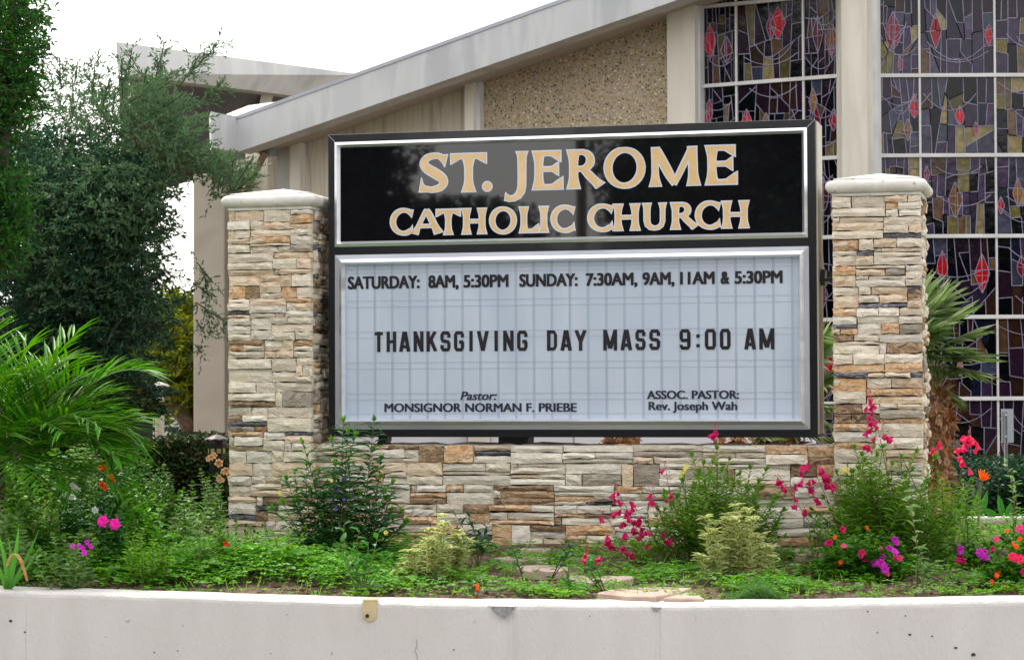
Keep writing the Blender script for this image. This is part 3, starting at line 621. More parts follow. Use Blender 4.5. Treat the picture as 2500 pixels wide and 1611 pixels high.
PF = -.13   # pillar front plane
PD = .56
def pillar(pxl, pxr, ytop, side_px, label, seed):
    rs = random.Random(seed)
    x0 = L(pxl, 800, PF)[0]; x1 = L(pxr, 800, PF)[0]; zt = L((pxl + pxr) / 2, ytop, PF)[1]; zb = GZ - SO.z - .12
    p = thing('stone_pillar', label, 'pillar', W((x0 + x1) / 2, PF + PD / 2, GZ - SO.z), 'pillars flanking the sign')
    ins = .045
    a = Acc(); a.box((x0 + ins - .004, PF + ins - .004, zb), (x1 - ins + .004, PF + PD - ins + .004, zt), W); a.build('pillar_core', M_mortar, p)
    rc = layout(x0, x1, zb, zt, rs, (.115, .165), (.14, .33))
    setstones(p, rc, lambda s, z, d: W(s, PF + ins - d, z), rs)
    # right side, its shade put in as a darker stone mix
    rc = layout(PF + ins, PF + PD, zb, zt, rs, (.10, .16), (.11, .24))
    setstones(p, rc, lambda s, z, d: W(x1 - ins + d, s, z), rs, wt=[.30, .16, .18, .08, .10, .14, .04])
    rc = layout(-(PF + PD), -(PF + ins), zb, zt, rs, (.10, .16), (.11, .24))
    setstones(p, rc, lambda s, z, d: W(x0 + ins - d, -s, z), rs, single=False)
    # cap: moulding, bullnose slab, pyramid
    ov = .040; cx, cy = (x0 + x1) / 2, PF + PD / 2; hx, hy = (x1 - x0) / 2, PD / 2
    a = Acc(); a.box((x0 + .0, PF + .0, zt), (x1 - .0, PF + PD, zt + .022), W); o = a.build('cap_moulding', M_cap, p); bevel(o, .008, 3)
    ring_ = []; hC = .078; rr = hC / 2
    for t in np.linspace(-90, 90, 9): ring_.append((ov - rr + rr * math.cos(R(t)), zt + .022 + rr + rr * math.sin(R(t))))
    a = Acc(); n = len(ring_); vs = []; K = 6
    def rect(e, z):   # rounded rectangle loop
        out = []
        for sx, sy, a0 in ((1, -1, -90), (1, 1, 0), (-1, 1, 90), (-1, -1, 180)):
            for q in range(K):
                t = R(a0 + 90 * q / (K - 1)); r0 = .03; out.append(W(cx + sx * (hx + e - r0) + r0 * math.cos(t), cy + sy * (hy + e - r0) + r0 * math.sin(t), z))
        return out
    for e, z in ring_: vs += rect(e, z)
    m_ = 4 * K; fs = [(i * m_ + j, i * m_ + (j + 1) % m_, (i + 1) * m_ + (j + 1) % m_, (i + 1) * m_ + j) for i in range(n - 1) for j in range(m_)]
    fs += [tuple(range(m_ - 1, -1, -1)), tuple(range((n - 1) * m_, n * m_))]
    a.add(vs, fs); a.build('cap_slab', M_cap, p, smooth=True)
    zt2 = zt + .022 + hC; a = Acc(); e = ov - .05
    q = [W(cx - hx - e, cy - hy - e, zt2), W(cx + hx + e, cy - hy - e, zt2), W(cx + hx + e, cy + hy + e, zt2), W(cx - hx - e, cy + hy + e, zt2)]
    q2 = [v + Vector((0, 0, .010)) for v in q]; ap = W(cx, cy, zt2 + .060)
    a.add(q + q2 + [ap], [(0, 1, 5, 4), (1, 2, 6, 5), (2, 3, 7, 6), (3, 0, 4, 7), (4, 5, 8), (5, 6, 8), (6, 7, 8), (7, 4, 8)]); a.build('cap_pyramid', M_cap, p)
    return x0, x1
PL = pillar(556, 760, 513, 0, 'stacked stone pillar with pale cap at the left end of the sign', 3)
PR = pillar(2033, 2251, 478, 0, 'stacked stone pillar with pale cap between the sign and the stained glass window', 8)
# low wall
wx0, wx1 = PL[1] - .02, PR[0] + .01; wzt = mid(L(900, 1086, .02)[1], L(1950, 1088, .02)[1]); wzb = GZ - SO.z - .15
lw = thing('stone_wall', 'low stacked stone wall under the sign between the two pillars', 'wall', W((wx0 + wx1) / 2, .15, GZ - SO.z))
a = Acc(); a.box((wx0, .055, wzb), (wx1, .30, wzt - .015), W); a.build('wall_core', M_mortar, lw)
rs = random.Random(21)
rc = layout(wx0, wx1, wzb, wzt, rs, (.105, .155), (.22, .46))
setstones(lw, rc, lambda s, z, d: W(s, .055 - d, z), rs, .05, wt=[.20, .46, .07, .15, .08, .01, .03])
rs = random.Random(5); x = wx0; a = Acc()
while x < wx1:
    w_ = min(rs.uniform(.2, .5), wx1 - x); vs, fs = stone_mesh(w_ - .006, .25, .03, rs.random())
    me = bpy.data.meshes.new('stone'); me.from_pydata([(v[0], v[2], -v[1] + rs.uniform(-.004, .004)) for v in vs], [], [tuple(reversed(f)) for f in fs]); me.materials.append(ST[rs.choice([0, 1, 1, 2, 3])])
    link('stone', me, lw, W(x + w_ / 2, .16, wzt - .02), (0, 0, -YAW)); x += w_
# ================================================================ church
A30 = R(30); da = Vector((-math.cos(A30), math.sin(A30), 0)); nA = Vector((-math.sin(A30), -math.cos(A30), 0))
CN = at(2058, 941, 26.0); CN.z = 0
GB = .62
def PA(px, py, d=0.0): return on(px, py, CN + nA * d, nA)
def sA(px, d=0.0): p = PA(px, 700, d); return (p - CN).dot(da)
def A_(s, d, z): return Vector((CN.x, CN.y, z)) + da * s + nA * d
ch = thing('church', 'grey and cream modern church building with folded roof and tall stained glass windows', 'church', Vector((CN.x, CN.y + 2, GB)))
def sof(px): return 201.8 - .335 * (px - 1136)
def strip(name, m, x0, x1, d0, d1, par=ch, ytop=None, zb=GB - .1, up=.25):
    """wall strip of the angled facade between two photo columns, top following the soffit"""
    s0, s1 = sA(x0, d1), sA(x1, d1); z0 = PA(x0, ytop or sof(x0), d1).z + up; z1 = PA(x1, ytop or sof(x1), d1).z + up
    a = Acc(); a.prism([A_(s0, d1, zb), A_(s1, d1, zb), A_(s1, d1, z1), A_(s0, d1, z0)], nA * (d0 - d1)); return a.build(name, m, par)
OV = .75
strip('concrete_wall', M_conc, 700, 1140, -.3, 0)
for q in (790, 880, 965, 1050): strip('formwork_joint', M_soffit, q, q + 2, 0, .006)
strip('facade_column', M_cream, 1136, 1158, -.3, .16); strip('facade_column', M_frame, 1158, 1173, -.3, .10)
strip('pebble_wall', M_pebble, 1170, 1634, -.3, 0)
strip('facade_column', M_cream, 1632, 1700, -.3, .22); strip('column_trim', M_frame, 1700, 1713, -.3, .12)
strip('facade_column', M_cream, 708, 733, -.3, .12); strip('facade_column', mat('grey_stucco', [(.44, .43, .41), (.4, .39, .37)], 2, .8), 676, 708, -.3, .05)
strip('concrete_wall', M_conc, 654, 678, -.5, -.15); strip('concrete_wall', M_cream, 600, 656, -.9, -.5)
strip('concrete_wall', M_dark, 545, 606, -1.6, -1.2)  # dark panel paints the shade of the recess
# fascia, soffit and roof of the near gable
def ftop(px): return 286 - .3605 * (px - 578)
def fbot(px): return 372.5 - .3456 * (px - 578)
XE = 2058
P0, P1, P2, P3 = PA(578, fbot(578), OV), PA(XE, fbot(XE), OV), PA(XE, ftop(XE), OV), PA(578, ftop(578), OV)
a = Acc(); a.prism([P0, P1, P2, P3], -nA * .3); o = a.build('roof_fascia', M_fascia, ch)
bk = -nA * (OV + .3)
Sa, Sb = PA(578, fbot(578), OV) + Vector((0, 0, .03)), PA(XE, fbot(XE), OV) + Vector((0, 0, .03))
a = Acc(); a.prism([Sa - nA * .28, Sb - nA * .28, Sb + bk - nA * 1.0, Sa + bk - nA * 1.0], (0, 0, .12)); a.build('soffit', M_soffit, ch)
a = Acc(); a.prism([P3 + nA * .012 + Vector((0, 0, -.035)), P2 + nA * .012 + Vector((0, 0, -.035)), P2 + nA * .012 + Vector((0, 0, .012)), P3 + nA * .012 + Vector((0, 0, .012))], -nA * .05); a.build('roof_flashing', M_alu2, ch)
# folded tip at the low end
E1 = CAMP + ray(514, 273) * (P3.y * .981); E0 = CAMP + ray(517, 360) * (P0.y * .981)
a = Acc(); a.prism([E0, P0, P3, E1], (-.12, .75, 0)); a.build('eave_tip', M_fascia, ch)
Q = PA(675, ftop(675), OV) + Vector((0, 0.0, .012)); a = Acc(); a.add([E1 + Vector((0, 0, .006)), P3 + Vector((0, 0, .006)), Q, Q + Vector((-.5, 1.2, .1)), E1 + Vector((-.1, 1.6, .12))], [(0, 1, 2, 3, 4)]); a.build('roof_deck', M_cap, ch)
# roof behind the fascia
a = Acc(); a.prism([P3 - nA * .3, P2 - nA * .3, P2 - nA * 6 + Vector((0, 0, -.6)), P3 - nA * 3 + Vector((0, 0, -.6))], (0, 0, -.1)); a.build('roof_deck', M_cap, ch)
# second gable, behind and to the left
YB = 33.0
def PB(px, py, Y=YB): return at(px, py, Y)
a = Acc(); a.prism([PB(289, 181, 31.5), PB(760, 240, 34.5), PB(900, 184, 35), PB(283, 103, 31.5)], (.1, .5, 0)); a.build('rear_fascia', M_fascia, ch)
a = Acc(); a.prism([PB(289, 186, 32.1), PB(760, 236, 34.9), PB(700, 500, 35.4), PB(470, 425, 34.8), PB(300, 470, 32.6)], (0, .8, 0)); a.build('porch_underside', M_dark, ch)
a = Acc(); a.prism([PB(640, 226, 34), PB(664, 228, 34), PB(648, 300, 34), PB(622, 300, 34)], (0, .2, 0)); a.build('roof_rib', M_soffit, ch)
a = Acc(); x0, x1 = at(472, 700, 30).x, at(549, 700, 30).x; a.box((x0, 30, GB - .2), (x1, 31.3, at(500, 425, 30).z)); o = a.build('porch_column', M_tanst, ch); bevel(o, .02)
a = Acc(); a.box((x1 + .01, 30.6, GB - .2), (at(600, 700, 30.6).x, 30.9, at(500, 380, 30).z)); a.build('recessed_wall', M_soffit, ch)
a = Acc(); c = [at(556, 560, 30.55), at(557, 945, 30.55)]; a.tube(c, .022, 8); a.build('downpipe', M_alu2, ch)
# slanting rainwater pipe and bracket under the tip
M_bronze = mat('bronze_pipe', [(.36, .29, .18), (.28, .23, .15)], 3, .35, 0, metal=.6)
a = Acc(); a.tube([PA(648, 372, .3), PA(586, 490, .3)], .05, 10); a.tube([PA(578, 505, .3), PA(574, 1100, .3)], .05, 10); a.build('rainwater_pipe', M_bronze, ch)
a = Acc(); a.prism([PA(640, 372, .2), PA(678, 360, .2), PA(678, 382, .2), PA(648, 386, .2)], nA * .1); a.build('pipe_bracket', M_alu2, ch)
# ---- stained glass
def ptclip(poly, p, n):
    out = []; k = len(poly)
    for i in range(k):
        a, b = poly[i], poly[(i + 1) % k]; da_ = (a[0] - p[0]) * n[0] + (a[1] - p[1]) * n[1]; db = (b[0] - p[0]) * n[0] + (b[1] - p[1]) * n[1]
        if da_ >= 0: out.append(a)
        if (da_ > 0) != (db > 0) and da_ != db:
            t = da_ / (da_ - db); out.append((a[0] + (b[0] - a[0]) * t, a[1] + (b[1] - a[1]) * t))
    return out
def area(p): return abs(sum(p[i][0] * p[(i + 1) % len(p)][1] - p[(i + 1) % len(p)][0] * p[i][1] for i in range(len(p)))) / 2
def bsp(poly, rs, amin, out, depth=0):
    ar = area(poly)
    if ar < amin * rs.uniform(.8, 2.2) or depth > 6 or len(poly) < 3: out.append(poly); return
    cx = sum(p[0] for p in poly) / len(poly); cz = sum(p[1] for p in poly) / len(poly)
    xs = [p[0] for p in poly]; zs = [p[1] for p in poly]; w_, h_ = max(xs) - min(xs), max(zs) - min(zs)
    if rs.random() < .16: ang = rs.uniform(.25, 1.2) * rs.choice([-1, 1])
    elif w_ > h_ * .45: ang = rs.gauss(0, .05)
    else: ang = math.pi / 2 + rs.gauss(0, .13)
    n = (math.cos(ang), math.sin(ang)); p = (cx + rs.uniform(-.18, .18) * w_, cz + rs.uniform(-.18, .18) * h_)
    for s in (1, -1):
        q = ptclip(poly, p, (n[0] * s, n[1] * s))
        if len(q) >= 3 and area(q) > 1e-4: bsp(q, rs, amin, out, depth + 1)
def window(name, par, fr, xs, zs, seed, colf, ztop=None, lim=290, lit=.8):
    """fr(s, d, z)->world, d towards the viewer; xs, zs pane edges"""
    rs = random.Random(seed); pieces = []; lead = Acc(); mull = Acc(); lw_ = .0038
    def strip_(p, q, w_, d0, d1, acc):
        dx, dz = q[0] - p[0], q[1] - p[1]; ln = math.hypot(dx, dz)
        if ln < .004: return
        nx, nz = -dz / ln * w_, dx / ln * w_
        f = [(p[0] + nx, p[1] + nz), (q[0] + nx, q[1] + nz), (q[0] - nx, q[1] - nz), (p[0] - nx, p[1] - nz)]
        acc.add([fr(x, d1, z) for x, z in f] + [fr(x, d0, z) for x, z in f], [(0, 1, 2, 3), (0, 4, 5, 1), (2, 6, 7, 3)])
    for i in range(len(xs) - 1):
        for j in range(len(zs) - 1):
            x0, x1, z0, z1 = xs[i], xs[i + 1], zs[j], zs[j + 1]; cells = []
            if ztop:
                if z0 > ztop(x1): continue
            bsp([(x0, z0), (x1, z0), (x1, z1), (x0, z1)], rs, (x1 - x0) * (z1 - z0) / 25, cells)
            for c in cells:
                pieces.append((area(c), c, colf(rs, i, j, (sum(p[1] for p in c) / len(c) - z0) / (z1 - z0)), 0))
                for k in range(len(c)):
                    lead_seg = (c[k], c[(k + 1) % len(c)])
                    if lead_seg[0] < lead_seg[1] or True: strip_(*lead_seg, lw_, 0, .009 + .0004 * (k % 3), lead)
            # swags
            for _ in range(rs.choice([1, 2, 2])):
                zc = z0 + rs.uniform(.25, .95) * (z1 - z0); sg_ = rs.uniform(.10, .3); xa, xb = x0 + rs.uniform(0, .3) * (x1 - x0), x1 - rs.uniform(0, .3) * (x1 - x0); pv = None
                for q in range(9):
                    t = q / 8; p = (xa + (xb - xa) * t, max(z0, zc - sg_ * 4 * t * (1 - t) * (z1 - z0) * .8))
                    if pv: strip_(pv, p, lw_, 0, .0115, lead)
                    pv = p
            # flames: pointed drops and lozenges
            for _ in range(rs.choice([2, 2, 3])):
                hh = rs.uniform(.16, .46); ww = hh * rs.uniform(.14, .25); cx = rs.uniform(x0 + ww, x1 - ww); cz = rs.uniform(z0 + .05, max(z0 + .06, z1 - hh - .03)); drop = rs.random() < .5
                def hw(t): return ww * (math.sin(math.pi * t) ** (1.0 if not drop else .9) * ((1.35 - .8 * t) if drop else 1)) if drop else ww * (1 - abs(2 * t - 1)) ** .85
                Lh = [(cx - hw(t), cz + hh * t) for t in np.linspace(0, 1, 9)]; Rh = [(cx + hw(t), cz + hh * t) for t in np.linspace(0, 1, 9)]
                poly = [Lh[0]] + Rh[1:-1] + [Lh[-1]] + Lh[-2:0:-1]
                bright = (rs.choice([0, 0, 0, 2, 2, 3, 1]) if rs.random() < lit else rs.choice([1, 5, 5, 4, 0]))
                pieces.append((1 + area(poly), poly, GR[bright], .004))
                for k in range(len(poly)): strip_(poly[k], poly[(k + 1) % len(poly)], lw_ * .9, .003, .0125, lead)
                if rs.random() < .6: strip_((cx, cz), (cx, cz + hh), lw_ * .7, .004, .0118, lead)
                if rs.random() < .3: strip_((cx - ww * .9, cz + hh * .45), (cx + ww * .9, cz + hh * .45), lw_ * .7, .004, .0112, lead)
    pieces.sort(key=lambda p: -p[0]); mats = GD + GL + GR; rest = Acc()
    for q, (ar, poly, m, d) in enumerate(pieces):
        tl = rs.uniform(-.003, .003); F = [fr(x, d + tl * (x - poly[0][0]), z) for x, z in poly]; n = len(F); Bk = [fr(x, d - .006, z) for x, z in poly]
        acc = Acc() if q < lim else rest
        acc.add(F + Bk, [tuple(range(n))] + [(i, i + n, (i + 1) % n + n, (i + 1) % n) for i in range(n)], 0 if q < lim else mats.index(m))
        if q < lim:
            c = sum((Vector(f) for f in F), Vector()) / n; me_o = acc.build('glass_piece', m, None, off=c); me_o.parent = par; me_o.location = c - woff(par)
    if rest.v: tag(rest.build('glass_piece', mats, par), kind='stuff')
    lead.build('leading', M_lead, par)
def bars(par, fr, xs, zs, wm, wt_, ztop=None, dp=.05):
    z0, z1 = zs[0], zs[-1]
    for i, x in enumerate(xs):
        e = i in (0, len(xs) - 1); w_ = wt_ if e else .012; a = Acc(); zt = ztop(x) if ztop else z1
        a.box((x - w_, -.03, z0), (x + w_, dp if e else .03, min(zt, z1)), fr); a.build('window_frame' if e else 'mullion', M_frame, par)
    for z in zs:
        a = Acc(); a.box((xs[0] + wt_, -.03, z - wm), (xs[-1] - wt_, dp * .9, z + wm * .3), fr); a.box((xs[0] + wt_, -.02, z + wm * .3), (xs[-1] - wt_, dp * .55, z + wm), fr); a.build('transom', M_frame, par)
# right window, square to the camera
YW = 26.25
frR = lambda s, d, z: Vector((s, YW - d, z))
xr = [at(px, 600, YW).x for px in (2146, 2248, 2432, 2616, 2800)]; zr_ = [at(2300, py, YW).z for py in (1372, 1170, 973, 774, 577, 380, 185, -10, -205)]
wr = Acc(); wr.box((xr[0] - .02, -.10, zr_[0] - .5), (xr[-1] + .02, -.035, zr_[-1]), frR); wR = wr.build('stained_glass_window', M_dark, ch)
def colR(rs, i, j, t):  # reflection painted in: upper rows get more of the paler glass
    p = {7: .2, 6: .25 + .6 * (t < .75), 5: .75, 4: .5, 3: .22, 2: .12, 1: .06, 0: .04}.get(j, .1)
    if rs.random() < p: return GL[rs.choices(range(6), [.36, .26, .12, .06, .10, .10])[0]]
    return GD[rs.choices(range(4), [.45, .28, .12, .15])[0]]
zz = [z for z in zr_ if True]
window('w', wR, frR, xr[:4], zz, 4, colR); window('w', wR, frR, xr[3:], zz, 14, colR, lim=0); bars(wR, frR, xr, zz, .022, .03)
# left window on the angled facade
frL = lambda s, d, z: A_(s, d, z)
sl_ = sorted([sA(px, 0) for px in (1714, 1803, 1967, 2056)]); zl_ = [PA(1960, py, 0).z for py in (1180, 985, 782, 582, 390, 193, -5, -200)]
ztL = lambda s: 99
wl2 = Acc(); wl2.box((sl_[0], -.10, zl_[0] - .5), (sl_[-1], -.035, PA(1714, 8, 0).z + .3), frL); wL = wl2.build('stained_glass_window', M_dark, ch)
def colL(rs, i, j, t):
    if rs.random() < (.30 if j >= 5 else .10): return GL[rs.choices(range(6), [.05, .10, .25, .1, .1, .4])[0]]
    return GD[rs.choices(range(4), [.45, .28, .15, .12])[0]]
window('w', wL, frL, sl_, zl_, 9, colL, lit=.3); bars(wL, frL, sl_, zl_, .022, .025)
a = Acc(); a.prism([A_(sl_[0], -.3, zl_[-2]), A_(sl_[-1], -.3, PA(1714, 20).z), A_(sl_[-1], -.3, zl_[-1] + 1), A_(sl_[0], -.3, zl_[-1] + 2.2)], nA * -.1)
# corner column between the windows
x0 = at(2058, 600, 25.6).x; x1 = at(2122, 600, 25.6).x
a = Acc(); a.box((x0, 25.6, GB), (x1, 26.4, 9)); o = a.build('corner_column', M_cream, ch); bevel(o, .015)
a = Acc(); a.box((x1, 25.8, GB), (at(2134, 600, 25.8).x, 26.4, 9)); a.build('column_trim', M_cream, ch)
a = Acc(); a.box((at(2134, 600, 25.9).x, 25.92, GB), (at(2147, 600, 25.92).x, 26.4, 9)); a.build('column_trim', M_frame, ch)
a = Acc(); a.box((xr[0], 26.1, GB), (xr[-1], 26.4, zr_[0] - .02)); a.build('plinth', M_cream, ch)
# roof above the right window, wall beyond the frame
a = Acc(); a.box((x0 - .3, 24.9, 8.9), (xr[-1] + 4, 30, 9.6)); a.build('roof_slab', M_fascia, ch)
a = Acc(); a.box((xr[-1] + .03, 26.0, GB), (xr[-1] + 4, 26.6, 8.9)); a.build('cream_wall', M_cream, ch)

# low white wall and doorway strip seen under the sign
bw = thing('white_wall', 'plain white wall seen through the gap under the sign', 'wall', at(1300, 1080, 24))
bw.location.z = GB; a = Acc()
zt = at(1400, 990, 23.5).z
for px0, px1, m, y in ((795, 1140, M_white, 23.6), (1142, 1196, M_cream, 23.5), (1198, 1400, M_white, 23.62), (1402, 1560, M_white, 23.6), (1562, 1992, M_white, 23.63)):
    a = Acc(); a.box((at(px0, 1000, y).x, y, GB - .1), (at(px1, 1000, y).x, y + .15, zt)); a.build('panel', m, bw)
a = Acc(); a.box((at(795, 1000, 23.8).x, 23.79, GB - .1), (at(1992, 1000, 23.8).x, 23.9, zt - .05)); a.build('backing', M_alu2, bw)

# ================================================================ lamps, sign post, fence, kerb
def hat(acc, c, r, h, sc, n=32):
    acc.lathe(c, [(.004, h), (r * .25, h * .86), (r * .6, h * .5), (r * .85, h * .22), (r, .0), (r * .96, -.006), (r * .5, h * .40), (.004, h * .8)], n, wob=lambda q, a_: sc * math.cos(a_ * 8) * (q / r) ** 3)
def path_lamp(px, py_top, py_bot, Y, label, r, pal, m_hat, m_post, lantern):
    top = at(px, py_top, Y); zb = gz(top.x, Y) if Y < 24 else .6
    t = thing('path_lamp', label, 'lamp', (top.x, Y, zb))
    h = r * .42; a = Acc(); hat(a, (top.x, Y, top.z - h), r, h, r * .06); a.build('lamp_shade', m_hat, t, True)
    zc = top.z - h
    if lantern:
        a = Acc(); a.lathe((top.x, Y, zc - .30), [(.0, 0), (.028, 0), (.072, .27), (.072, .31), (0, .31)], 8)
        l_ = a.build('lantern', m_post, t); a = Acc()
        for k in range(8):
            a0 = 2 * math.pi * (k + .5) / 8; q = .064 * math.cos(math.pi / 8) + .002; cx_, cy_ = top.x + q * math.cos(a0), Y + q * math.sin(a0); tx, ty = -math.sin(a0) * .016, math.cos(a0) * .016
            a.add([(cx_ - tx, cy_ - ty, zc - .10), (cx_ + tx, cy_ + ty, zc - .10), (cx_ + tx, cy_ + ty, zc - .03), (cx_ - tx, cy_ - ty, zc - .03)], [(0, 1, 2, 3)])
        a.build('lamp_glass', mat('lamp_glass', [(.34, .30, .10), (.20, .18, .07)], 5, .2), l_)
        a = Acc(); a.tube([(top.x, Y, zb - .05), (top.x, Y, zc - .28)], .016, 10); a.build('post', m_post, t)
    else:
        a = Acc(); a.lathe((top.x, Y, zc - .12), [(0, 0), (.05, 0), (.06, .12), (0, .12)], 12); a.build('lantern', m_post, t)
        a = Acc(); a.tube([(top.x, Y, zb - .05), (top.x, Y, zc - .1)], .048, 12); a.build('post', pal, t)
    return t
M_lamp = mat('bronze_lamp', [(.10, .085, .085), (.14, .12, .12)], 4, .5, 0, metal=.3)
M_lampl = mat('pale_lamp', [(.50, .46, .44), (.4, .37, .36)], 4, .5)
M_post = mat('cream_post', [(.56, .50, .42), (.5, .44, .36)], 4, .6)
path_lamp(529, 1060, 1130, 16.6, 'small dark garden lamp with a scalloped shade in front of the tan porch column', .088, M_lamp, M_lamp, M_black, True)
path_lamp(390, 932, 1090, 24.5, 'pale lamp post with a mushroom shade rising behind the hedge', .11, M_post, M_lampl, M_lamp, False)
path_lamp(362, 943, 1090, 29.0, 'further grey mushroom lamp half hidden by the feather palm fronds', .12, M_post, M_lamp, M_lamp, False)
YS = 18.2; c = at(2449, 1010, YS); t = thing('street_sign', 'small grey metal street sign seen from the back on a thin post', 'sign', (c.x, YS, gz(c.x, YS)))
p0, p1 = at(2444, 998, YS), at(2475, 1080, YS); a = Acc(); a.box((p0.x, YS, p1.z), (p1.x, YS + .003, p0.z)); o = a.build('sign_plate', M_alu2, t)
a = Acc(); x = at(2454, 1000, YS).x; a.box((x - .013, YS - .022, gz(c.x, YS) - .1), (x - .009, YS - .001, p0.z - .02)); a.box((x + .009, YS - .022, gz(c.x, YS) - .1), (x + .013, YS - .001, p0.z - .02)); a.box((x - .011, YS - .006, gz(c.x, YS) - .1), (x + .011, YS - .0012, p0.z - .02)); a.build('post', mat('galvanised_post', [(.34, .36, .38), (.28, .29, .31)], 9, .5, metal=.5), t)
a = Acc()
for dz in (.05, .22): a.tube([(x, YS - .03, p1.z + dz), (x, YS - .02, p1.z + dz)], .008, 8)
a.build('bolt', M_alu, t)
YK = 16.9; t = thing('white_kerb', 'low white kerb between the flower bed and the dark hedge', 'kerb', (at(2420, 1200, YK).x, YK, .55))
a = Acc(); x0_ = at(2310, 1200, YK).x; a.box((x0_, YK, .45), (x0_ + 6, YK + .14, at(2420, 1262, YK).z)); bevel(a.build('kerb_stone', M_cap, t), .012)
# chain link fence far behind
YF = 34; t = thing('chain_link_fence', 'grey chain link fence behind the leaning tree', 'fence', (at(430, 1000, YF).x, YF, .6)); xa, xb = at(250, 1000, YF).x, at(520, 1000, YF).x; zt = at(430, 1041, YF).z
a = Acc(); a.tube([(xa, YF, zt), (xb, YF, zt)], .02, 6); a.build('top_rail', M_alu2, t)
for k in range(3): a = Acc(); x = xa + (xb - xa) * (k + .3) / 2.6; a.tube([(x, YF, .5), (x, YF, zt)], .025, 6); a.build('post', M_alu2, t)
a = Acc(); n = int((xb - xa) / .09)
for i in range(n):
    for sgn in (1, -1):
        x = xa + (i + .5) * .09; h = zt - .6; m_ = max(xa, min(xb, x + sgn * h * .8)); a.add([(x, YF, .6), (x + .006, YF, .6), (x + sgn * h * .8 + .006, YF + .002 * sgn, zt), (x + sgn * h * .8, YF + .002 * sgn, zt)], [(0, 1, 2, 3)])
tag(a.build('wire_mesh', M_alu2, t), kind='stuff')
# ================================================================ trees
def arrv(v): return np.array([v.x, v.y, v.z])
def atn(px, py, Y):
    """vectorised photo position -> world"""
    Mx = np.array(CROT); v = np.stack([px - 1250, -(py - 805.5), np.full_like(px, -FPX)], 1) @ Mx.T
    return v / v[:, 1:2] * Y[:, None] + np.array([0, 0, 1.6])
def blobs(bl, seed_n=None, excl=None):
    C = []
    for (cx, cy, rx, ry, n, Y0, dY) in bl:
        r_ = np.sqrt(rng.uniform(0, 1, n)); t = rng.uniform(0, 2 * math.pi, n); wob = 1 + .16 * np.sin(3 * t + cx) + .10 * np.sin(7 * t + cy)
        px = cx + rx * r_ * wob * np.cos(t); py = cy + ry * r_ * wob * np.sin(t); k = np.ones(n, bool)
        for (ex, ey, erx, ery) in (excl or []): k &= ((px - ex) / erx) ** 2 + ((py - ey) / ery) ** 2 > 1
        C.append(atn(px[k], py[k], Y0 + rng.uniform(-1, 1, k.sum()) * dY))
    return np.concatenate(C)
def branchy(t, root, ends, r0, m=None, name='trunk'):
    a = Acc(); root = Vector(root)
    for e in ends:
        e = Vector(e); P = []; n = 7
        for i in range(n):
            q = i / (n - 1); p = root.lerp(e, q); p += Vector((random.uniform(-1, 1), random.uniform(-1, 1), 0)) * .10 * (e - root).length * q * (1 - q) + Vector((0, 0, .35 * (e - root).length * q * (1 - q))); P.append(p)
        a.tube(P, [r0 * (1 - .85 * i / (n - 1)) for i in range(n)], 7)
    return a.build(name, m or M_bark, t, True)
# large dark tree, its crown reaching in front of the church
EX = [(430, 585, 52, 150), (455, 490, 40, 70), (430, 900, 70, 150), (520, 800, 60, 330), (300, 120, 200, 60), (565, 330, 115, 100)]
bt = thing('dark_tree', 'large dark evergreen tree at the left with feathery branches crossing the church roof', 'tree', (-4.6, 21, .66))
branchy(bt, (-4.6, 22, .5), [tuple(at(px, py, Y)) for px, py, Y in [(120, 600, 21), (280, 500, 21.5), (60, 350, 22), (180, 330, 22), (310, 410, 21.2)]], .22)
a = Acc()
C = blobs([(90, 620, 190, 230, 1500, 21.5, 1.4), (260, 640, 130, 200, 1100, 21, 1.2), (330, 470, 130, 100, 520, 21, 1.0), (130, 880, 190, 180, 1100, 21.5, 1.2), (320, 860, 70, 130, 380, 21, 1), (390, 770, 40, 60, 60, 20.6, .6),
            (60, 420, 110, 120, 500, 22, 1.2), (200, 420, 150, 80, 380, 21.4, 1.2)], excl=EX)
spray(a, C, rdir(len(C), .1, .5), .30, 12, .065, .028, 0, tw=1, sp=.75)
a.build('crown', [L_oak, M_twig], bt); a = Acc()
C = blobs([(180, 560, 190, 200, 420, 20.2, .5), (330, 520, 120, 120, 260, 20, .5), (300, 760, 110, 160, 200, 20.2, .4)], excl=EX); spray(a, C, rdir(len(C), .2, .5), .26, 11, .06, .024, 0, sp=.7)  # lighter clumps painted in as light dapples on the dark crown
C = blobs([(345, 265, 60, 90, 120, 20.5, .8), (410, 340, 100, 80, 230, 20.5, .8), (460, 400, 85, 60, 220, 20, .7), (540, 455, 50, 50, 110, 19.8, .5), (110, 280, 80, 90, 60, 21.5, 1), (215, 300, 50, 100, 80, 21.3, 1), (275, 340, 55, 110, 110, 21, .9), (20, 280, 60, 90, 80, 22, 1), (515, 560, 35, 50, 45, 19.8, .4)], excl=EX)
d = rdir(len(C), .9, .5); d[:, 0] += .35; spray(a, C, d, .36, 16, .060, .020, 0, tw=1, sp=.45)
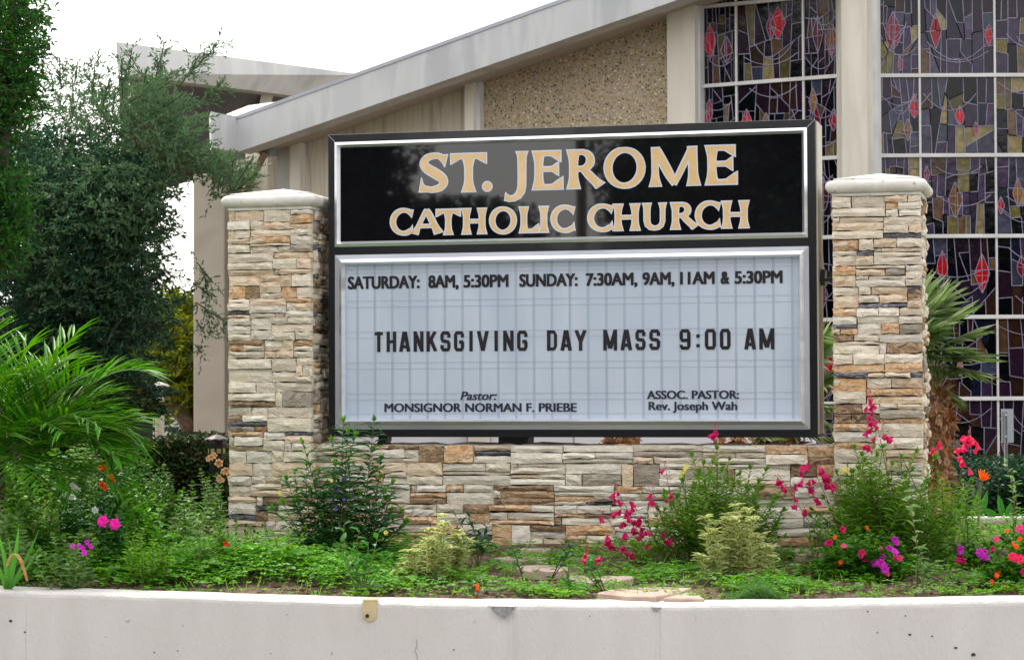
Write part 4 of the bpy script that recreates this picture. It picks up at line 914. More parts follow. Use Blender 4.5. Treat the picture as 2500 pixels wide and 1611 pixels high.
# loose sprigs sticking out
for (x0, y0, x1, y1, n) in [(455, 190, 535, 105, 26), (440, 210, 490, 130, 18), (380, 190, 400, 110, 20), (310, 200, 322, 118, 16), (490, 250, 535, 205, 22), (225, 230, 232, 150, 20), (150, 220, 145, 140, 16), (100, 200, 110, 100, 10), (180, 210, 190, 150, 14),
                            (480, 640, 520, 690, 16), (482, 740, 555, 790, 22), (478, 780, 500, 815, 10), (470, 690, 512, 720, 14), (300, 250, 295, 160, 16), (250, 260, 268, 190, 14), (475, 840, 492, 862, 6), (60, 200, 50, 150, 10)]:
    A0 = arrv(at(x0, y0, 19.9)); B0 = arrv(at(x1, y1, 19.9)); nn = n
    tt = np.linspace(0, 1, nn)[:, None]; P = A0 + (B0 - A0) * tt + rng.normal(size=(nn, 3)) * .012
    spray(a, P, nrm(np.tile(B0 - A0, (nn, 1)) + rng.normal(size=(nn, 3)) * .22), .13, 8, .055, .016, 0, sp=.5); a.tube([A0, B0], .006, 3, 1)
a.build('feathery_foliage', [L_oak2, M_twig], bt)
nt_ = thing('near_tree', 'dense green tree cut off by the upper left corner of the photo', 'tree', (-4.4, 18, .66))
branchy(nt_, (-4.5, 18, .5), [tuple(at(px, py, 18)) for px, py in [(-60, 300), (20, 120), (-20, 40), (40, 200)]], .16)
a = Acc(); C = blobs([(10, 70, 80, 150, 520, 18, .6), (-60, 250, 100, 150, 500, 18, .6), (20, 220, 50, 60, 110, 18, .4), (-10, 540, 50, 110, 240, 17.6, .3), (5, 460, 28, 60, 80, 17.6, .3)])
spray(a, C, rdir(len(C), 0, .5), .22, 12, .062, .028, 0, tw=1, sp=.8); a.build('crown', [L_near, M_twig], nt_)
yt = thing('leaning_tree', 'yellow green backlit tree with a leaning trunk behind the feather palm', 'tree', (at(490, 1090, 31).x, 31, .6))
a = Acc(); a.tube([at(480, 1120, 31), at(462, 1040, 31), at(432, 985, 31), at(408, 950, 31), at(380, 900, 31.3), at(350, 840, 31.5)], [.13, .12, .11, .10, .07, .04], 8)
a.tube([at(500, 1060, 31.2), at(470, 1010, 31.2), at(440, 975, 31.2), at(415, 955, 31)], [.09, .07, .06, .05], 7); a.tube([at(408, 950, 31), at(430, 870, 31), at(450, 800, 31)], [.06, .04, .02], 6)
a.build('trunk', mat('reddish_bark', [(.20, .11, .07), (.10, .07, .05), (.26, .17, .11)], 8, .9, .5, 30), yt, True)
a = Acc(); C = blobs([(420, 880, 75, 120, 620, 31.5, .8), (400, 800, 100, 70, 420, 32, .8), (330, 830, 70, 90, 280, 32, .8), (460, 760, 60, 50, 180, 32, .6), (450, 950, 50, 50, 120, 32, .5)])
spray(a, C, rdir(len(C), 0, .5), .34, 11, .10, .048, 0, tw=1, sp=.8); a.build('crown', [L_yel, M_twig], yt)
# distant bushes closing the horizon
a = Acc(); n = 5200; x = rng.uniform(-13, 3, n); hgt = 1.1 + .9 * np.abs(np.sin(x * .8 + 1)) + .4 * np.sin(x * 2.3); z = .6 + hgt * np.sqrt(rng.uniform(0, 1, n)); y = 42 + rng.uniform(-1, 1, n)
leaves(a, np.stack([x, y, z], 1), rdir(n), .30, .16); tag(a.build('distant_bushes', L_hedg2), kind='stuff')
# trees across the street: seen mirrored in the glossy sign face and the windows
RT = [(-27, -20, 6.0, 10.5, 'tall dark tree across the street mirrored at the left of the black sign face'), (-23.0, -23, 4.0, 6.4, 'lower round tree across the street mirrored below the word ST'), (-20.5, -26, 3.0, 5.0, 'low bush across the street mirrored in the middle of the black sign face'),
      (-15.2, -26, 3.6, 9.2, 'broad dark tree across the street mirrored at the right of the black sign face'), (-10, -28, 4, 9.5, 'street tree beyond the road behind the camera'), (14, -33, 5, 9.0, 'street tree mirrored in the right window'), (20, -33, 5.5, 10.0, 'wide street tree mirrored at the far right of the right window'),
      (-30, 4, 6, 13, 'tall tree beside the road mirrored in the narrow window'), (-36, -6, 6, 13, 'second tall tree beside the road mirrored in the narrow window'), (-31, 14, 5, 12, 'third tall tree beside the road mirrored in the narrow window'), (8, -34, 4, 7, 'small street tree mirrored behind the fan palm')]
def sphere_core(c, r, t, k):  # added dark solid core, blocks sky light through the crown
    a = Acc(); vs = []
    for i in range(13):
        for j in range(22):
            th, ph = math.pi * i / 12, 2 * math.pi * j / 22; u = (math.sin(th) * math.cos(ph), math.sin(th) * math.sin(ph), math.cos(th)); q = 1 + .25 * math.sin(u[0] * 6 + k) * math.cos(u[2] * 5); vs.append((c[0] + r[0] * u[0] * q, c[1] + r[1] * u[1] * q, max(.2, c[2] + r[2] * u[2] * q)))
    a.add(vs, [(i * 22 + j, i * 22 + (j + 1) % 22, (i + 1) * 22 + (j + 1) % 22, (i + 1) * 22 + j) for i in range(12) for j in range(22)]); a.build('crown_core', M_core_, t)
M_core_ = mat('dark_crown_core', [(.012, .03, .012), (.03, .05, .025)], 3, .9)
for k, (x, y, rad, h, lab) in enumerate(RT):
    t = thing('street_tree', lab, 'tree', (x, y, -.25), 'trees across the street'); a = Acc(); a.tube([(x, y, -.3), (x + .2, y, h * .3), (x, y + .2, h * .6)], [.25, .2, .12], 8); a.build('trunk', M_bark, t)
    a = Acc(); n = int((6000 if k > 4 else 22000) * rad / 4); u = nrm(rng.normal(size=(n, 3))) * (rng.uniform(.4 if k > 4 else .75, 1, n)[:, None]); u *= (1 + .25 * np.sin(u[:, :1] * 6 + k) * np.cos(u[:, 2:] * 5))
    P = np.array([x, y, h * .55]) + u * np.array([rad, rad, h * .47]); P = P[P[:, 2] > .3]; leaves(a, P, rdir(len(P)), .46, .34) if k > 4 else leaves(a, P, rdir(len(P)), .22, .16); a.build('crown', L_oak, t)
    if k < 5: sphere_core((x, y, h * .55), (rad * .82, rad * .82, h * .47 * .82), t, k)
hb = Acc(); n = 9000; x = rng.uniform(-48, 45, n); y = -30 - .1 * x + rng.uniform(-1, 1, n); z = -.2 + 4.2 * rng.uniform(0, 1, n) ** .8; leaves(hb, np.stack([x, y, z], 1), rdir(n), .9, .6)
tag(hb.build('hedge_across_the_street', L_hedg2), kind='stuff')
tp = thing('palm_tree', 'slim tall palm across the street mirrored between the letters R and O', 'tree', (-17.9, -23, -.25))
a = Acc(); a.tube([(-17.9, -23, -.3), (-17.8, -23, 6), (-17.9, -23, 14)], [.15, .13, .12], 10); a.build('trunk', M_bark, tp); a = Acc()
P = np.array([-17.9, -23, 14.2]) + rng.normal(size=(300, 3)) * .2; leaves(a, P, rdir(300, .1, .5), 1.8, .2, curl=.3, seg=2); a.build('crown', L_fan, tp)

# ================================================================ palms
def frond(root, d, ln, nlf, lfl, droop, par, m, name='frond', w_=.013, up0=.3):
    """pinnate frond"""
    a = Acc(); P = []; d = Vector(d).normalized(); p = Vector(root); n = 12
    for i in range(n):
        P.append(p.copy()); t = i / (n - 1); dd = (d + Vector((0, 0, -droop * t * t))).normalized(); p = p + dd * ln / (n - 1)
    a.tube(P, [.008 * (1 - .8 * i / n) for i in range(n)], 4, 1)
    Q = []; D = []; LL = []
    for k in range(nlf):
        t = .16 + .84 * k / nlf; i = min(n - 2, int(t * (n - 1))); f = t * (n - 1) - i; q = P[i].lerp(P[i + 1], f); tn = (P[i + 1] - P[i]).normalized(); sd_ = tn.cross(Vector((0, 0, 1)))
        if sd_.length < .1: sd_ = Vector((1, 0, 0))
        sd_.normalize(); upv = sd_.cross(tn)
        for s in (1, -1):
            v = tn * random.uniform(.55, .8) + sd_ * s * .75 + upv * random.uniform(.1, up0 + .1); Q.append(q); D.append(v); LL.append(lfl * (1 - .5 * abs(t - .45) * 1.6) * random.uniform(.85, 1.15))
    leaves(a, Q, D, np.array(LL), w_, 0, N=np.tile([0, 0, 1.0], (len(Q), 1)) + rng.normal(size=(len(Q), 3)) * .2, seg=2, curl=.20, fold=.3)
    return a.build(name, [m, M_gstem], par)
YP = 13.9; c0 = at(0, 1125, YP); fp = thing('feather_palm', 'bright green feathery palm at the left edge in front of the dark tree', 'palm', (c0.x, YP, gz(c0.x, YP)))
a = Acc(); a.tube([(c0.x, YP, gz(c0.x, YP) - .1), (c0.x, YP, c0.z - .1), (c0.x + .02, YP, c0.z)], [.03, .03, .03], 9); a.build('trunk', M_bark, fp)
for (dx, dy, dz, ln, lfl, dr) in [(1, -.2, .75, .85, .36, 1.0), (1, .1, .45, .90, .38, .9), (.95, -.4, .15, .85, .36, .9), (.6, -.2, 1.1, .80, .36, .9), (.25, .2, 1.2, .80, .38, .8), (-.1, -.3, 1.2, .85, .36, .7), (-.5, -.1, 1.0, .8, .35, .9), (-.8, .1, .8, .7, .34, .9),
                                   (.2, -.8, .5, .55, .30, 1.3), (.7, -.6, .5, .7, .34, 1.2), (-.3, -.8, .4, .55, .3, 1.4), (1, .3, .9, .8, .36, .8), (.85, .2, .2, .75, .34, 1.3), (.4, .5, .9, .8, .36, .8), (.5, -.7, -.1, .55, .3, 1.0), (-.9, -.4, .3, .6, .32, 1.2), (.9, -.5, .6, .8, .33, 1.3), (-.2, .3, 1.3, .9, .36, .5), (.05, -.5, 1.0, .7, .34, 1.0), (.8, -.3, .9, .8, .36, .7), (.3, -.5, 1.2, .7, .36, .8), (-.6, -.5, .9, .7, .36, .9), (1, -.1, .3, .8, .38, 1.3), (.6, .4, 1.3, .95, .36, .6), (-.4, -.3, 1.3, .85, .38, .6)]:
    frond(c0 + Vector((random.uniform(-.05, .05), random.uniform(-.05, .05), 0)), (dx, dy, dz + .15), ln * random.uniform(.90, 1.12), 22, lfl * 1.15, dr, fp, L_palm, w_=.0185)
for (ox, oz, dx, dy, dz, ln, lfl, dr) in [(.25, .05, 1, -.3, .5, .55, .36, 1.8), (.35, .10, .9, -.5, .2, .5, .34, 2.0), (.1, -.05, .9, -.6, .3, .55, .34, 2.2), (.05, .0, .3, -.9, .4, .5, .32, 2.0), (-.05, .05, -.4, -.9, .4, .5, .32, 2.0), (.45, .15, 1, -.1, .4, .45, .36, 2.0), (.3, -.1, 1, -.4, .3, .55, .34, 1.6), (-.1, -.1, -.6, -.8, .3, .5, .32, 1.8), (.4, .35, .9, .1, .7, .6, .36, 1.2)]:
    frond(c0 + Vector((ox, 0, oz)), (dx, dy, dz), ln, 20, lfl, dr, fp, L_palm, w_=.017)
def fan(c, d, r_, par, m, petiole=.25, spread=215, nseg=34, fold=.5, root=None):
    d = Vector(d).normalized(); c = Vector(c); s = d.cross(Vector((0, 0, 1)));
    if s.length < .1: s = Vector((1, 0, 0))
    s.normalize(); u = s.cross(d); a = Acc(); r0 = Vector(root) if root else c - d * petiole
    a.tube([r0, (r0 + c) / 2 + Vector((0, 0, .015)), c], [.010, .008, .006], 5, 1)
    # the blade is a shallow cone around the tip of the petiole
    nseg_ = nseg; Q = []; D = []; Nn = []; LL = []
    tilt = random.uniform(.0, .5)
    for k in range(nseg_):
        t = R(-spread / 2 + spread * k / (nseg_ - 1)) ; v = d * math.cos(t) + s * math.sin(t) + u * (tilt * .35 + .12 * (k % 2)); Q.append(c); D.append(v); Nn.append(u + s * random.uniform(-.3, .3)); LL.append(r_ * (1 - .18 * abs(k / (nseg_ - 1) - .5) * 2) * random.uniform(.93, 1.05))
    leaves(a, Q, D, np.array(LL), .036 * r_ / .35, 0, N=np.array(Nn), seg=2, curl=.16, fold=fold)
    return a.build('frond', [m, M_gstem], par)
M_boot = mat('palm_boots', [(.34, .15, .06), (.20, .09, .045), (.44, .27, .15), (.14, .08, .05)], 30, .9, .6, 60)
M_fib = leafmat('palm_fibre', [(.42, .18, .06), (.26, .11, .05), (.50, .34, .20), (.15, .09, .06)], .1, rough=.9)
def fanpalm(px, ytop, Y, rad, label, fans, flare=1.25):
    top = at(px, ytop, Y); zb = gz(top.x, Y) if Y < 20 else .62; t = thing('fan_palm', label, 'palm', (top.x, Y, zb), 'fan palms behind the sign')
    a = Acc(); H = top.z - zb; P = [(top.x + .01 * math.sin(i), Y, zb - .1 + (H + .1) * i / 6) for i in range(7)]; a.tube(P, [rad * .85, rad * .85, rad * .9, rad, rad * flare, rad * flare * .9, rad * .5], 12); a.build('trunk', M_boot, t, True)
    a = Acc(); n = int(620 * H / 1.0); th = rng.uniform(0, 2 * math.pi, n); h = rng.uniform(.0, 1.0, n) ** .8; rr = rad * np.interp(h, [0, .5, .75, 1], [.85, .95, flare, .7]); P = np.stack([top.x + rr * np.cos(th), Y + rr * np.sin(th), zb + H * h], 1)
    D = np.stack([np.cos(th) * .5, np.sin(th) * .5, rng.normal(.1, .9, n)], 1); leaves(a, P, D, rng.uniform(.05, .11, n), .03, 0, seg=2, curl=.4); tag(a.build('boots', M_fib, t), kind='stuff')
    for (cx, cy, dY, dx, dy, dz, r_, pet) in fans:
        c = at(cx, cy, Y + dY); fan(c, (dx, dy, dz), r_ * (1.3 if px == 2285 else 1.1), t, L_fan, root=(top.x + random.uniform(-.05, .05), Y + random.uniform(-.04, .04), top.z - random.uniform(.02, .15)))
    return t
FR = [(2215, 790, -.15, .1, -.3, 1, .36, 0), (2180, 800, .1, -.2, .1, 1, .36, 0), (2262, 800, .1, .5, -.1, .9, .36, 0), (2290, 815, -.1, .9, -.2, .75, .36, 0), (2240, 835, -.25, .3, -.9, .5, .30, 0), (2318, 845, .05, 1, -.1, .45, .34, 0), (2290, 865, -.2, .9, -.6, .05, .31, 0), (2330, 885, .0, 1, -.2, .02, .36, 0), (2325, 905, .1, 1, -.1, -.25, .33, 0),
      (2255, 875, -.2, .4, -.9, -.1, .24, 0), (2270, 770, .2, .5, .4, 1, .34, 0), (2225, 760, .3, .1, .4, 1, .36, 0), (2150, 830, -.1, -.8, -.2, .6, .34, 0), (2110, 860, .1, -1, .1, .3, .34, 0), (2290, 960, .05, .8, .1, -.5, .24, 0), (2250, 900, .2, .5, .3, -.1, .3, 0), (2205, 850, -.28, -.1, -.9, .3, .26, 0)]
fanpalm(2283, 935, 16.6, .09, 'fan palm with a shaggy brown trunk right of the right hand pillar', FR, 1.3)
FL = [(1990, 880, -.1, .5, -.4, .9, .34, 0), (2000, 940, .1, .7, -.5, .4, .32, 0), (1990, 1000, -.1, .7, -.5, -.1, .30, 0), (1960, 900, .1, .3, .1, 1, .32, 0), (2010, 1040, .05, .8, -.2, -.5, .26, 0), (1960, 1060, .0, .9, -.3, -.2, .28, 0), (1900, 940, .2, -.5, .1, .9, .3, 0)]
fanpalm(1905, 1020, 17.2, .12, 'fan palm showing in the narrow gap between the sign and the right hand pillar', FL)
fanpalm(1805, 1058, 17.0, .17, 'squat brown fibrous palm stump seen through the gap under the right end of the sign', [(1790, 1000, .3, -.3, .2, .9, .22, 0), (1850, 1075, .0, 1, -.1, .05, .22, 0)])
fanpalm(1514, 1040, 17.4, .10, 'orange brown palm trunk seen through the gap under the middle of the sign', [(1500, 1000, .3, -.3, .2, .9, .22, 0)])
# ================================================================ flowers as shared meshes
def bell():
    a = Acc(); k = 8; prof = [(.003, 0), (.006, -.006), (.009, -.016), (.010, -.024), (.015, -.031)]
    a.lathe((0, 0, 0), prof, k, wob=lambda r_, t: (.003 * math.cos(t * 4) if r_ > .012 else 0)); return a
def ruffle(layers, r0, m1, seed, cup=.5):
    a = Acc(); rg = random.Random(seed)
    for l in range(layers):
        n = 6 - (l > 1); 
        for k in range(n):
            t = 2 * math.pi * (k + l * .5) / n + rg.uniform(-.2, .2); up_ = cup + l * .45; d = np.array([math.cos(t), math.sin(t), up_]); leaves(a, [[0, 0, 0]], [d], r0 * (1 - .18 * l), r0 * .95 * (1 - .12 * l), 0, N=np.array([[-math.cos(t) * .6, -math.sin(t) * .6, 1]]), seg=2, curl=.30, fold=.18)
    return a
def fmesh(nm, acc, mats):
    me = bpy.data.meshes.new(nm); me.from_pydata(acc.v, [], acc.f)
    for m in mats: me.materials.append(m)
    if len(mats) > 1: me.polygons.foreach_set('material_index', acc.m)
    return me
ME_bell = [fmesh('flower', bell(), [F_mag])]
ME_bell2 = [fmesh('flower', bell(), [F_rose])]
ME_az = {m.name: [fmesh('flower', ruffle(2, .026, m, s), [m]) for s in range(3)] for m in (F_pur, F_mag, F_pink, F_rose, F_org, F_dry, F_wht, F_yel, F_vio, F_scar)}
ME_cam = [fmesh('flower', ruffle(4, .040, F_cam, s, .15), [F_cam]) for s in range(2)]
def az(m): return random.choice(ME_az[m.name])
# ================================================================ plants
def stem_line(b, t, n=8, bow=.06):
    b, t = Vector(b), Vector(t); ln = (t - b).length; o = Vector((random.uniform(-1, 1), random.uniform(-1, 1), 0)) * bow * ln
    out = []
    for i in range(n):
        q = i / (n - 1); p = b.lerp(t, q) + o * (4 * q * (1 - q)); p.z += (t.z - b.z) * .12 * q * (1 - q); out.append(p)
    return out
def along(P, q):
    f = q * (len(P) - 1); i = min(int(f), len(P) - 2); return P[i].lerp(P[i + 1], f - i), (P[i + 1] - P[i]).normalized()
def leafy(fol, stm, P, step, ln, wd, q0=.15, whorl=2, up_=.6, tip=True, mi=0, tmi=0, curl=.3, grow=.5):
    L_ = sum((P[i + 1] - P[i]).length for i in range(len(P) - 1)); n = max(3, int(L_ * (1 - q0) / step)); Q = []; D = []; LL = []; WW = []
    ph = random.uniform(0, 6)
    for k in range(n):
        q = q0 + (1 - q0) * k / n; p, t = along(P, q); ph += 1.57 if whorl == 2 else 2.4
        for s in range(whorl):
            a_ = ph + 2 * math.pi * s / whorl + random.uniform(-.3, .3); v = Vector((math.cos(a_), math.sin(a_), up_ + random.uniform(-.25, .3))); sz = (1 - grow * abs(q - .45) * 1.5) * random.uniform(.75, 1.15)
            Q.append(p); D.append(v); LL.append(ln * sz); WW.append(wd * sz)
    leaves(fol, Q, D, np.array(LL), np.array(WW), mi, N=np.tile([0, 0, 1.0], (len(Q), 1)) + rng.normal(size=(len(Q), 3)) * .25, seg=2, curl=curl)
    if tip:
        p, t = along(P, 1.0); n = 9; d = np.array(t) + rng.normal(size=(n, 3)) * .28; leaves(fol, np.tile(np.array(P[-1]), (n, 1)), d, ln * .40 * rng.uniform(.7, 1.1, n), wd * .7, tmi, seg=2, curl=.05)
    stm.tube(P, [max(.0012, .0045 * (1 - .7 * i / len(P))) for i in range(len(P))], 5)
def clump(name, label, cat, bpx, Y, tips, mats, step, ln, wd, stemm=M_rstem, spread=.12, dY=.18, whorl=2, up_=.6, fl=(), extra=0, curl=.3, group=None, q0=.12, bl=.35, grow=.5):
    c = gp(bpx, Y); t = thing(name, label, cat, c, group); fol, stm = Acc(), Acc(); tl = list(tips)
    for _ in range(extra):
        x, y = random.choice(tips); tl.append((x + random.uniform(-28, 28), y + random.uniform(10, 90)))
    for (px, py) in tl:
        yy = Y + random.uniform(-dY, dY); tp_ = at(px, py, yy); b = Vector((c.x + (tp_.x - c.x) * bl + random.uniform(-spread, spread) * .5, Y + (yy - Y) * .3, 0)); b.z = gz(b.x, b.y) - .01
        leafy(fol, stm, stem_line(b, tp_), step, ln, wd, q0, whorl, up_, True, 0, 1 if len(mats) > 1 else 0, curl, grow)
    stm.build('stems', stemm, t); fol.build('foliage', mats, t)
    return t
def blossoms(t, pts, Y, meshes, dY=.12, sc=1.0, face=True, droop=False, stalk=True):
    st = Acc(); n = 0
    for (px, py) in pts:
        yy = Y + random.uniform(-dY, dY); p = at(px, py, yy); me = random.choice(meshes) if isinstance(meshes, list) else az(meshes)
        if droop: rot = (random.uniform(-.9, -.1), random.uniform(-1.1, .8), random.uniform(0, 6))
        else: rot = (R(90) + random.uniform(-.75, .35), random.uniform(-.5, .5), random.uniform(-.7, .7))
        link('flower', me, t, p, rot, sc * 1.12 * random.uniform(.85, 1.2))
        if stalk: st.tube([p, p + Vector((random.uniform(-.01, .02), .01, -.03 if not droop else .012))], .0012, 3)
    return st
def rz(x, y, x0=1650, y0=1040, k=2.696): return (x0 + x / k, y0 + y / k)
Z3 = lambda L_: [rz(*p) for p in L_]; Z2 = lambda L_: [rz(*p, x0=825) for p in L_]; Z1 = lambda L_: [rz(*p, x0=0) for p in L_]
CR = lambda L_: [(640 + x / 4.052, 1000 + y / 4.052) for x, y in L_]
# tall willowy clump in front of the left pillar
p = clump('willowy_shrub', 'tall dark green narrow leaved shrub growing against the left end of the stone wall', 'shrub', 822, 13.75,
      CR([(805, 125), (1110, 115), (405, 345), (690, 320), (325, 640), (560, 640), (970, 610), (1290, 740), (115, 990), (1410, 1120), (1160, 690), (850, 250), (250, 700), (440, 560), (1090, 420), (720, 560), (860, 600), (640, 760), (1220, 900), (480, 820), (960, 860), (360, 900), (800, 820), (1060, 900)]),
      [L_wil, L_tip], .030, .125, .026, extra=12, curl=.5, up_=.6, bl=.45, grow=.12)
blossoms(p, CR([(715, 775), (710, 905), (820, 680), (760, 800), (810, 890), (730, 985)]), 13.6, F_vio, sc=.42)
blossoms(p, CR([(180, 820), (690, 700), (1225, 1215)]), 13.6, F_yel, sc=.5)
# penstemon clumps
def penstemon(label, bpx, Y, tips, spikes, extra=10, ln=.095, wd=.016, mesh=ME_bell):
    p = clump('penstemon', label, 'flowering plant', bpx, Y, tips, [L_fine, L_tip], .018, ln, wd, M_gstem, .2, .22, extra=extra, curl=.4, up_=.7, group='pink flowering penstemons')
    st = Acc(); bud = Acc()
    for (base, pts) in spikes:
        b = at(*base, Y - .05); pts = sorted(pts, key=lambda q: -q[1]); top = at(pts[-1][0], pts[-1][1] - 14, Y - .08); line = stem_line(b, top, 8, .03); st.tube(line, [.003, .0028, .0026, .0022, .002, .0016, .0013, .001], 5)
        for (px, py) in pts:
            q = at(px, py, Y - .1 + random.uniform(-.05, .05)); near = min(line, key=lambda v: (v - q).length); s = near.lerp(q, .1); s.z = max(s.z, q.z + .004) ; st.tube([near, q + Vector((0, 0, .006))], .0011, 3)
            o = link('flower', random.choice(mesh), p, q, (random.uniform(-.7, .1), random.uniform(-1.1, 1.1), random.uniform(0, 6)), random.uniform(1.0, 1.45))
            if random.random() < .6:
                link('flower', random.choice(mesh), p, q + Vector((random.uniform(-.012, .012), random.uniform(-.01, .01), random.uniform(-.006, .014))), (random.uniform(-.7, .1), random.uniform(-1.2, 1.2), random.uniform(0, 6)), random.uniform(.8, 1.2))
        for k in range(10):
            q = line[random.choice([5, 6, 6, 7, 7])] + Vector((random.uniform(-.02, .02), random.uniform(-.02, .02), random.uniform(-.02, .02))); bud.lathe(q, [(0, -.006), (.0035, 0), (0, .007)], 5)
    st.build('flower_stalks', M_rstem, p); tag(bud.build('buds', F_mag, p), kind='stuff')
    return p
penstemon('pink flowered penstemon with loose spikes in front of the middle of the stone wall', 1620, 13.5, Z2([(1830, 820), (1900, 760), (1960, 700), (2040, 640), (2100, 600), (2150, 560), (1990, 860), (2200, 520)]),
          [((1600, 1400), Z2([(1825, 435), (1815, 470), (1840, 490), (1860, 550), (1840, 560), (1905, 600), (1880, 630), (1900, 560), (1950, 545), (1945, 665), (1890, 700)])), ((1640, 1390), Z2([(1980, 600), (1960, 625), (2035, 690), (2005, 720), (2040, 765), (1990, 680)])), ((1660, 1390), Z2([(2135, 690), (2150, 710), (2190, 740), (2065, 485), (2065, 440)])),
           ((1560, 1410), Z2([(1735, 595), (1770, 720), (1765, 745), (1790, 765), (1885, 785), (1925, 820), (1940, 835)])), ((1650, 1350), Z2([(2180, 485), (2190, 440), (1920, 495), (2150, 283)]))], extra=6)
penstemon('green penstemon clump left of the variegated shrub under the right end of the sign', 1745, 13.55, Z3([(110, 200), (270, 160), (490, 290), (590, 300), (50, 370), (690, 430), (180, 260), (350, 230), (420, 330), (540, 380), (640, 480), (10, 480), (220, 330), (300, 300), (460, 420), (120, 420), (700, 560), (380, 400), (-60, 450), (-110, 560)]),
          [((1752, 1200), Z3([(225, 55), (265, 25)]))], extra=34, ln=.115, wd=.019)
penstemon('large penstemon clump covering the foot of the right hand pillar', 2150, 13.45, Z3([(1300, 120), (1360, 150), (1180, 150), (1580, 180), (1700, 220), (1060, 310), (1480, 220), (1240, 240), (1420, 260), (1120, 380), (1550, 300), (1650, 380), (980, 480), (1030, 560), (1350, 330), (1780, 400), (1850, 470), (1700, 480), (900, 600), (1500, 420), (1200, 400), (1930, 380)]),
          [((2010, 1330), Z3([(670, 345), (690, 380), (700, 415), (775, 465), (795, 520), (855, 550), (785, 390)])), ((2050, 1300), Z3([(830, 250), (865, 245), (825, 300), (835, 355), (885, 350), (885, 400), (930, 480)])),
           ((2075, 1300), Z3([(950, 285), (975, 320), (1000, 345), (985, 370), (1020, 400), (960, 310), (1000, 380), (990, 330), (1020, 375), (945, 270)])), ((2175, 1220), [(2123, 976), (2118, 992), (2130, 1005), (2128, 992), (2125, 1026), (2141, 1026), (2130, 1044), (2120, 1050), (2166, 1064), (2137, 1066), (2125, 1018)]), ((2240, 1200), Z3([(1390, 65), (1270, 125)]))], extra=40, ln=.11, wd=.019)
p = penstemon('tall coral pink penstemon spike standing in front of the stained glass at the right', 2330, 14.3, [(2330, 1190), (2350, 1180), (2365, 1200), (2300, 1180), (2290, 1160)],
          [((2330, 1260), Z3([(1930, 60), (1890, 65), (1895, 120), (1980, 105), (1865, 140), (1985, 145), (1890, 215), (1935, 285), (1945, 80), (1920, 70), (1900, 130), (1880, 225), (1740, 100), (1700, 145)]))], extra=2, mesh=ME_bell2)
p = penstemon('small crimson flowered seedling beside the flagstones', 1450, 13.0, [(1440, 1395), (1462, 1390), (1425, 1400)], [((1452, 1430), Z2([(1630, 830), (1655, 840), (1650, 865), (1720, 865), (1720, 875), (1640, 860)]))], extra=1, ln=.05, wd=.016)
# pale green leafy herbs at the left
clump('leafy_herb', 'pale green leafy herb at the left edge below the feather palm', 'plant', 40, 14.2, [(5, 1105), (35, 1095), (60, 1130), (20, 1150), (-10, 1120), (80, 1180), (50, 1200), (0, 1210)], [L_weed, L_tip], .032, .105, .046, M_gstem, .2, .2, extra=10, up_=.7, group='leafy herbs at the left')
clump('leafy_herb', 'leafy herb with broad leaves between the feather palm and the white flowers', 'plant', 125, 14.6, [(108, 1120), (140, 1105), (165, 1110), (190, 1070), (222, 1050), (150, 1160), (120, 1190)], [L_pale, L_tip], .034, .09, .052, M_gstem, .2, .2, extra=8, up_=.6, group='leafy herbs at the left')
clump('leafy_herb', 'yellowish leafy sprig rising in front of the palm fronds', 'plant', 225, 14.8, [(228, 1010), (200, 1045), (240, 1060), (215, 1100)], [L_pale, L_tip], .04, .06, .03, M_rstem, .1, .1, extra=3, up_=.5, group='leafy herbs at the left')
clump('rose_bush', 'dark leaved rose bush in front of the dark hedge', 'shrub', 385, 14.6, [(365, 1130), (385, 1150), (400, 1140), (415, 1165), (345, 1165), (330, 1190), (420, 1200), (300, 1155), (395, 1190), (440, 1210)], [L_aza, L_pale], .02, .065, .034, M_rstem, .2, .25, extra=14, up_=.5)
p = clump('dry_flowered_bush', 'light green bush with dried cream flower heads beside the left pillar', 'shrub', 520, 15.6, [(490, 1150), (470, 1180), (510, 1170), (540, 1190), (450, 1195), (530, 1160)], [L_pale, L_tip], .024, .06, .03, M_rstem, .2, .2, extra=8)
blossoms(p, [(516, 1116), (510, 1120), (522, 1112), (547, 1151), (552, 1148), (537, 1168), (534, 1130), (560, 1158), (541, 1172)], 15.4, F_dry, sc=.95)
p = clump('orange_flowered_plant', 'plant with bright orange flowers in front of the feather palm', 'flowering plant', 265, 14.3, [(252, 1150), (273, 1190), (245, 1200), (300, 1160), (310, 1130), (230, 1180), (285, 1150)], [L_cam, L_pale], .024, .075, .038, M_gstem, .15, .15, extra=6)
blossoms(p, [(252, 1138), (260, 1142), (246, 1140), (273, 1172), (270, 1166), (275, 1180), (250, 1183), (256, 1188)], 14.2, F_org, sc=.8)
p = clump('white_flowered_plant', 'low plant with white flowers left of the orange flowers', 'flowering plant', 185, 14.0, [(180, 1205), (195, 1210), (165, 1215), (205, 1225), (150, 1220)], [L_cam, L_pale], .022, .07, .036, M_gstem, .15, .15, extra=5)
blossoms(p, [(176, 1185), (184, 1190), (190, 1196), (175, 1212), (160, 1208), (232, 1245)], 13.9, F_wht, sc=.75)
p = clump('magenta_flowered_plant', 'pair of large hot pink blooms standing above the clover at the left', 'flowering plant', 265, 13.6, [(262, 1250), (290, 1262), (240, 1262), (300, 1240), (275, 1240), (330, 1275)], [L_cam, L_pale], .022, .07, .038, M_gstem, .12, .12, extra=5)
for q in ((251, 1272), (280, 1279)): link('flower', random.choice(ME_cam), p, at(*q, 13.4), (R(72), 0, random.uniform(-.3, .3)), 1.0)
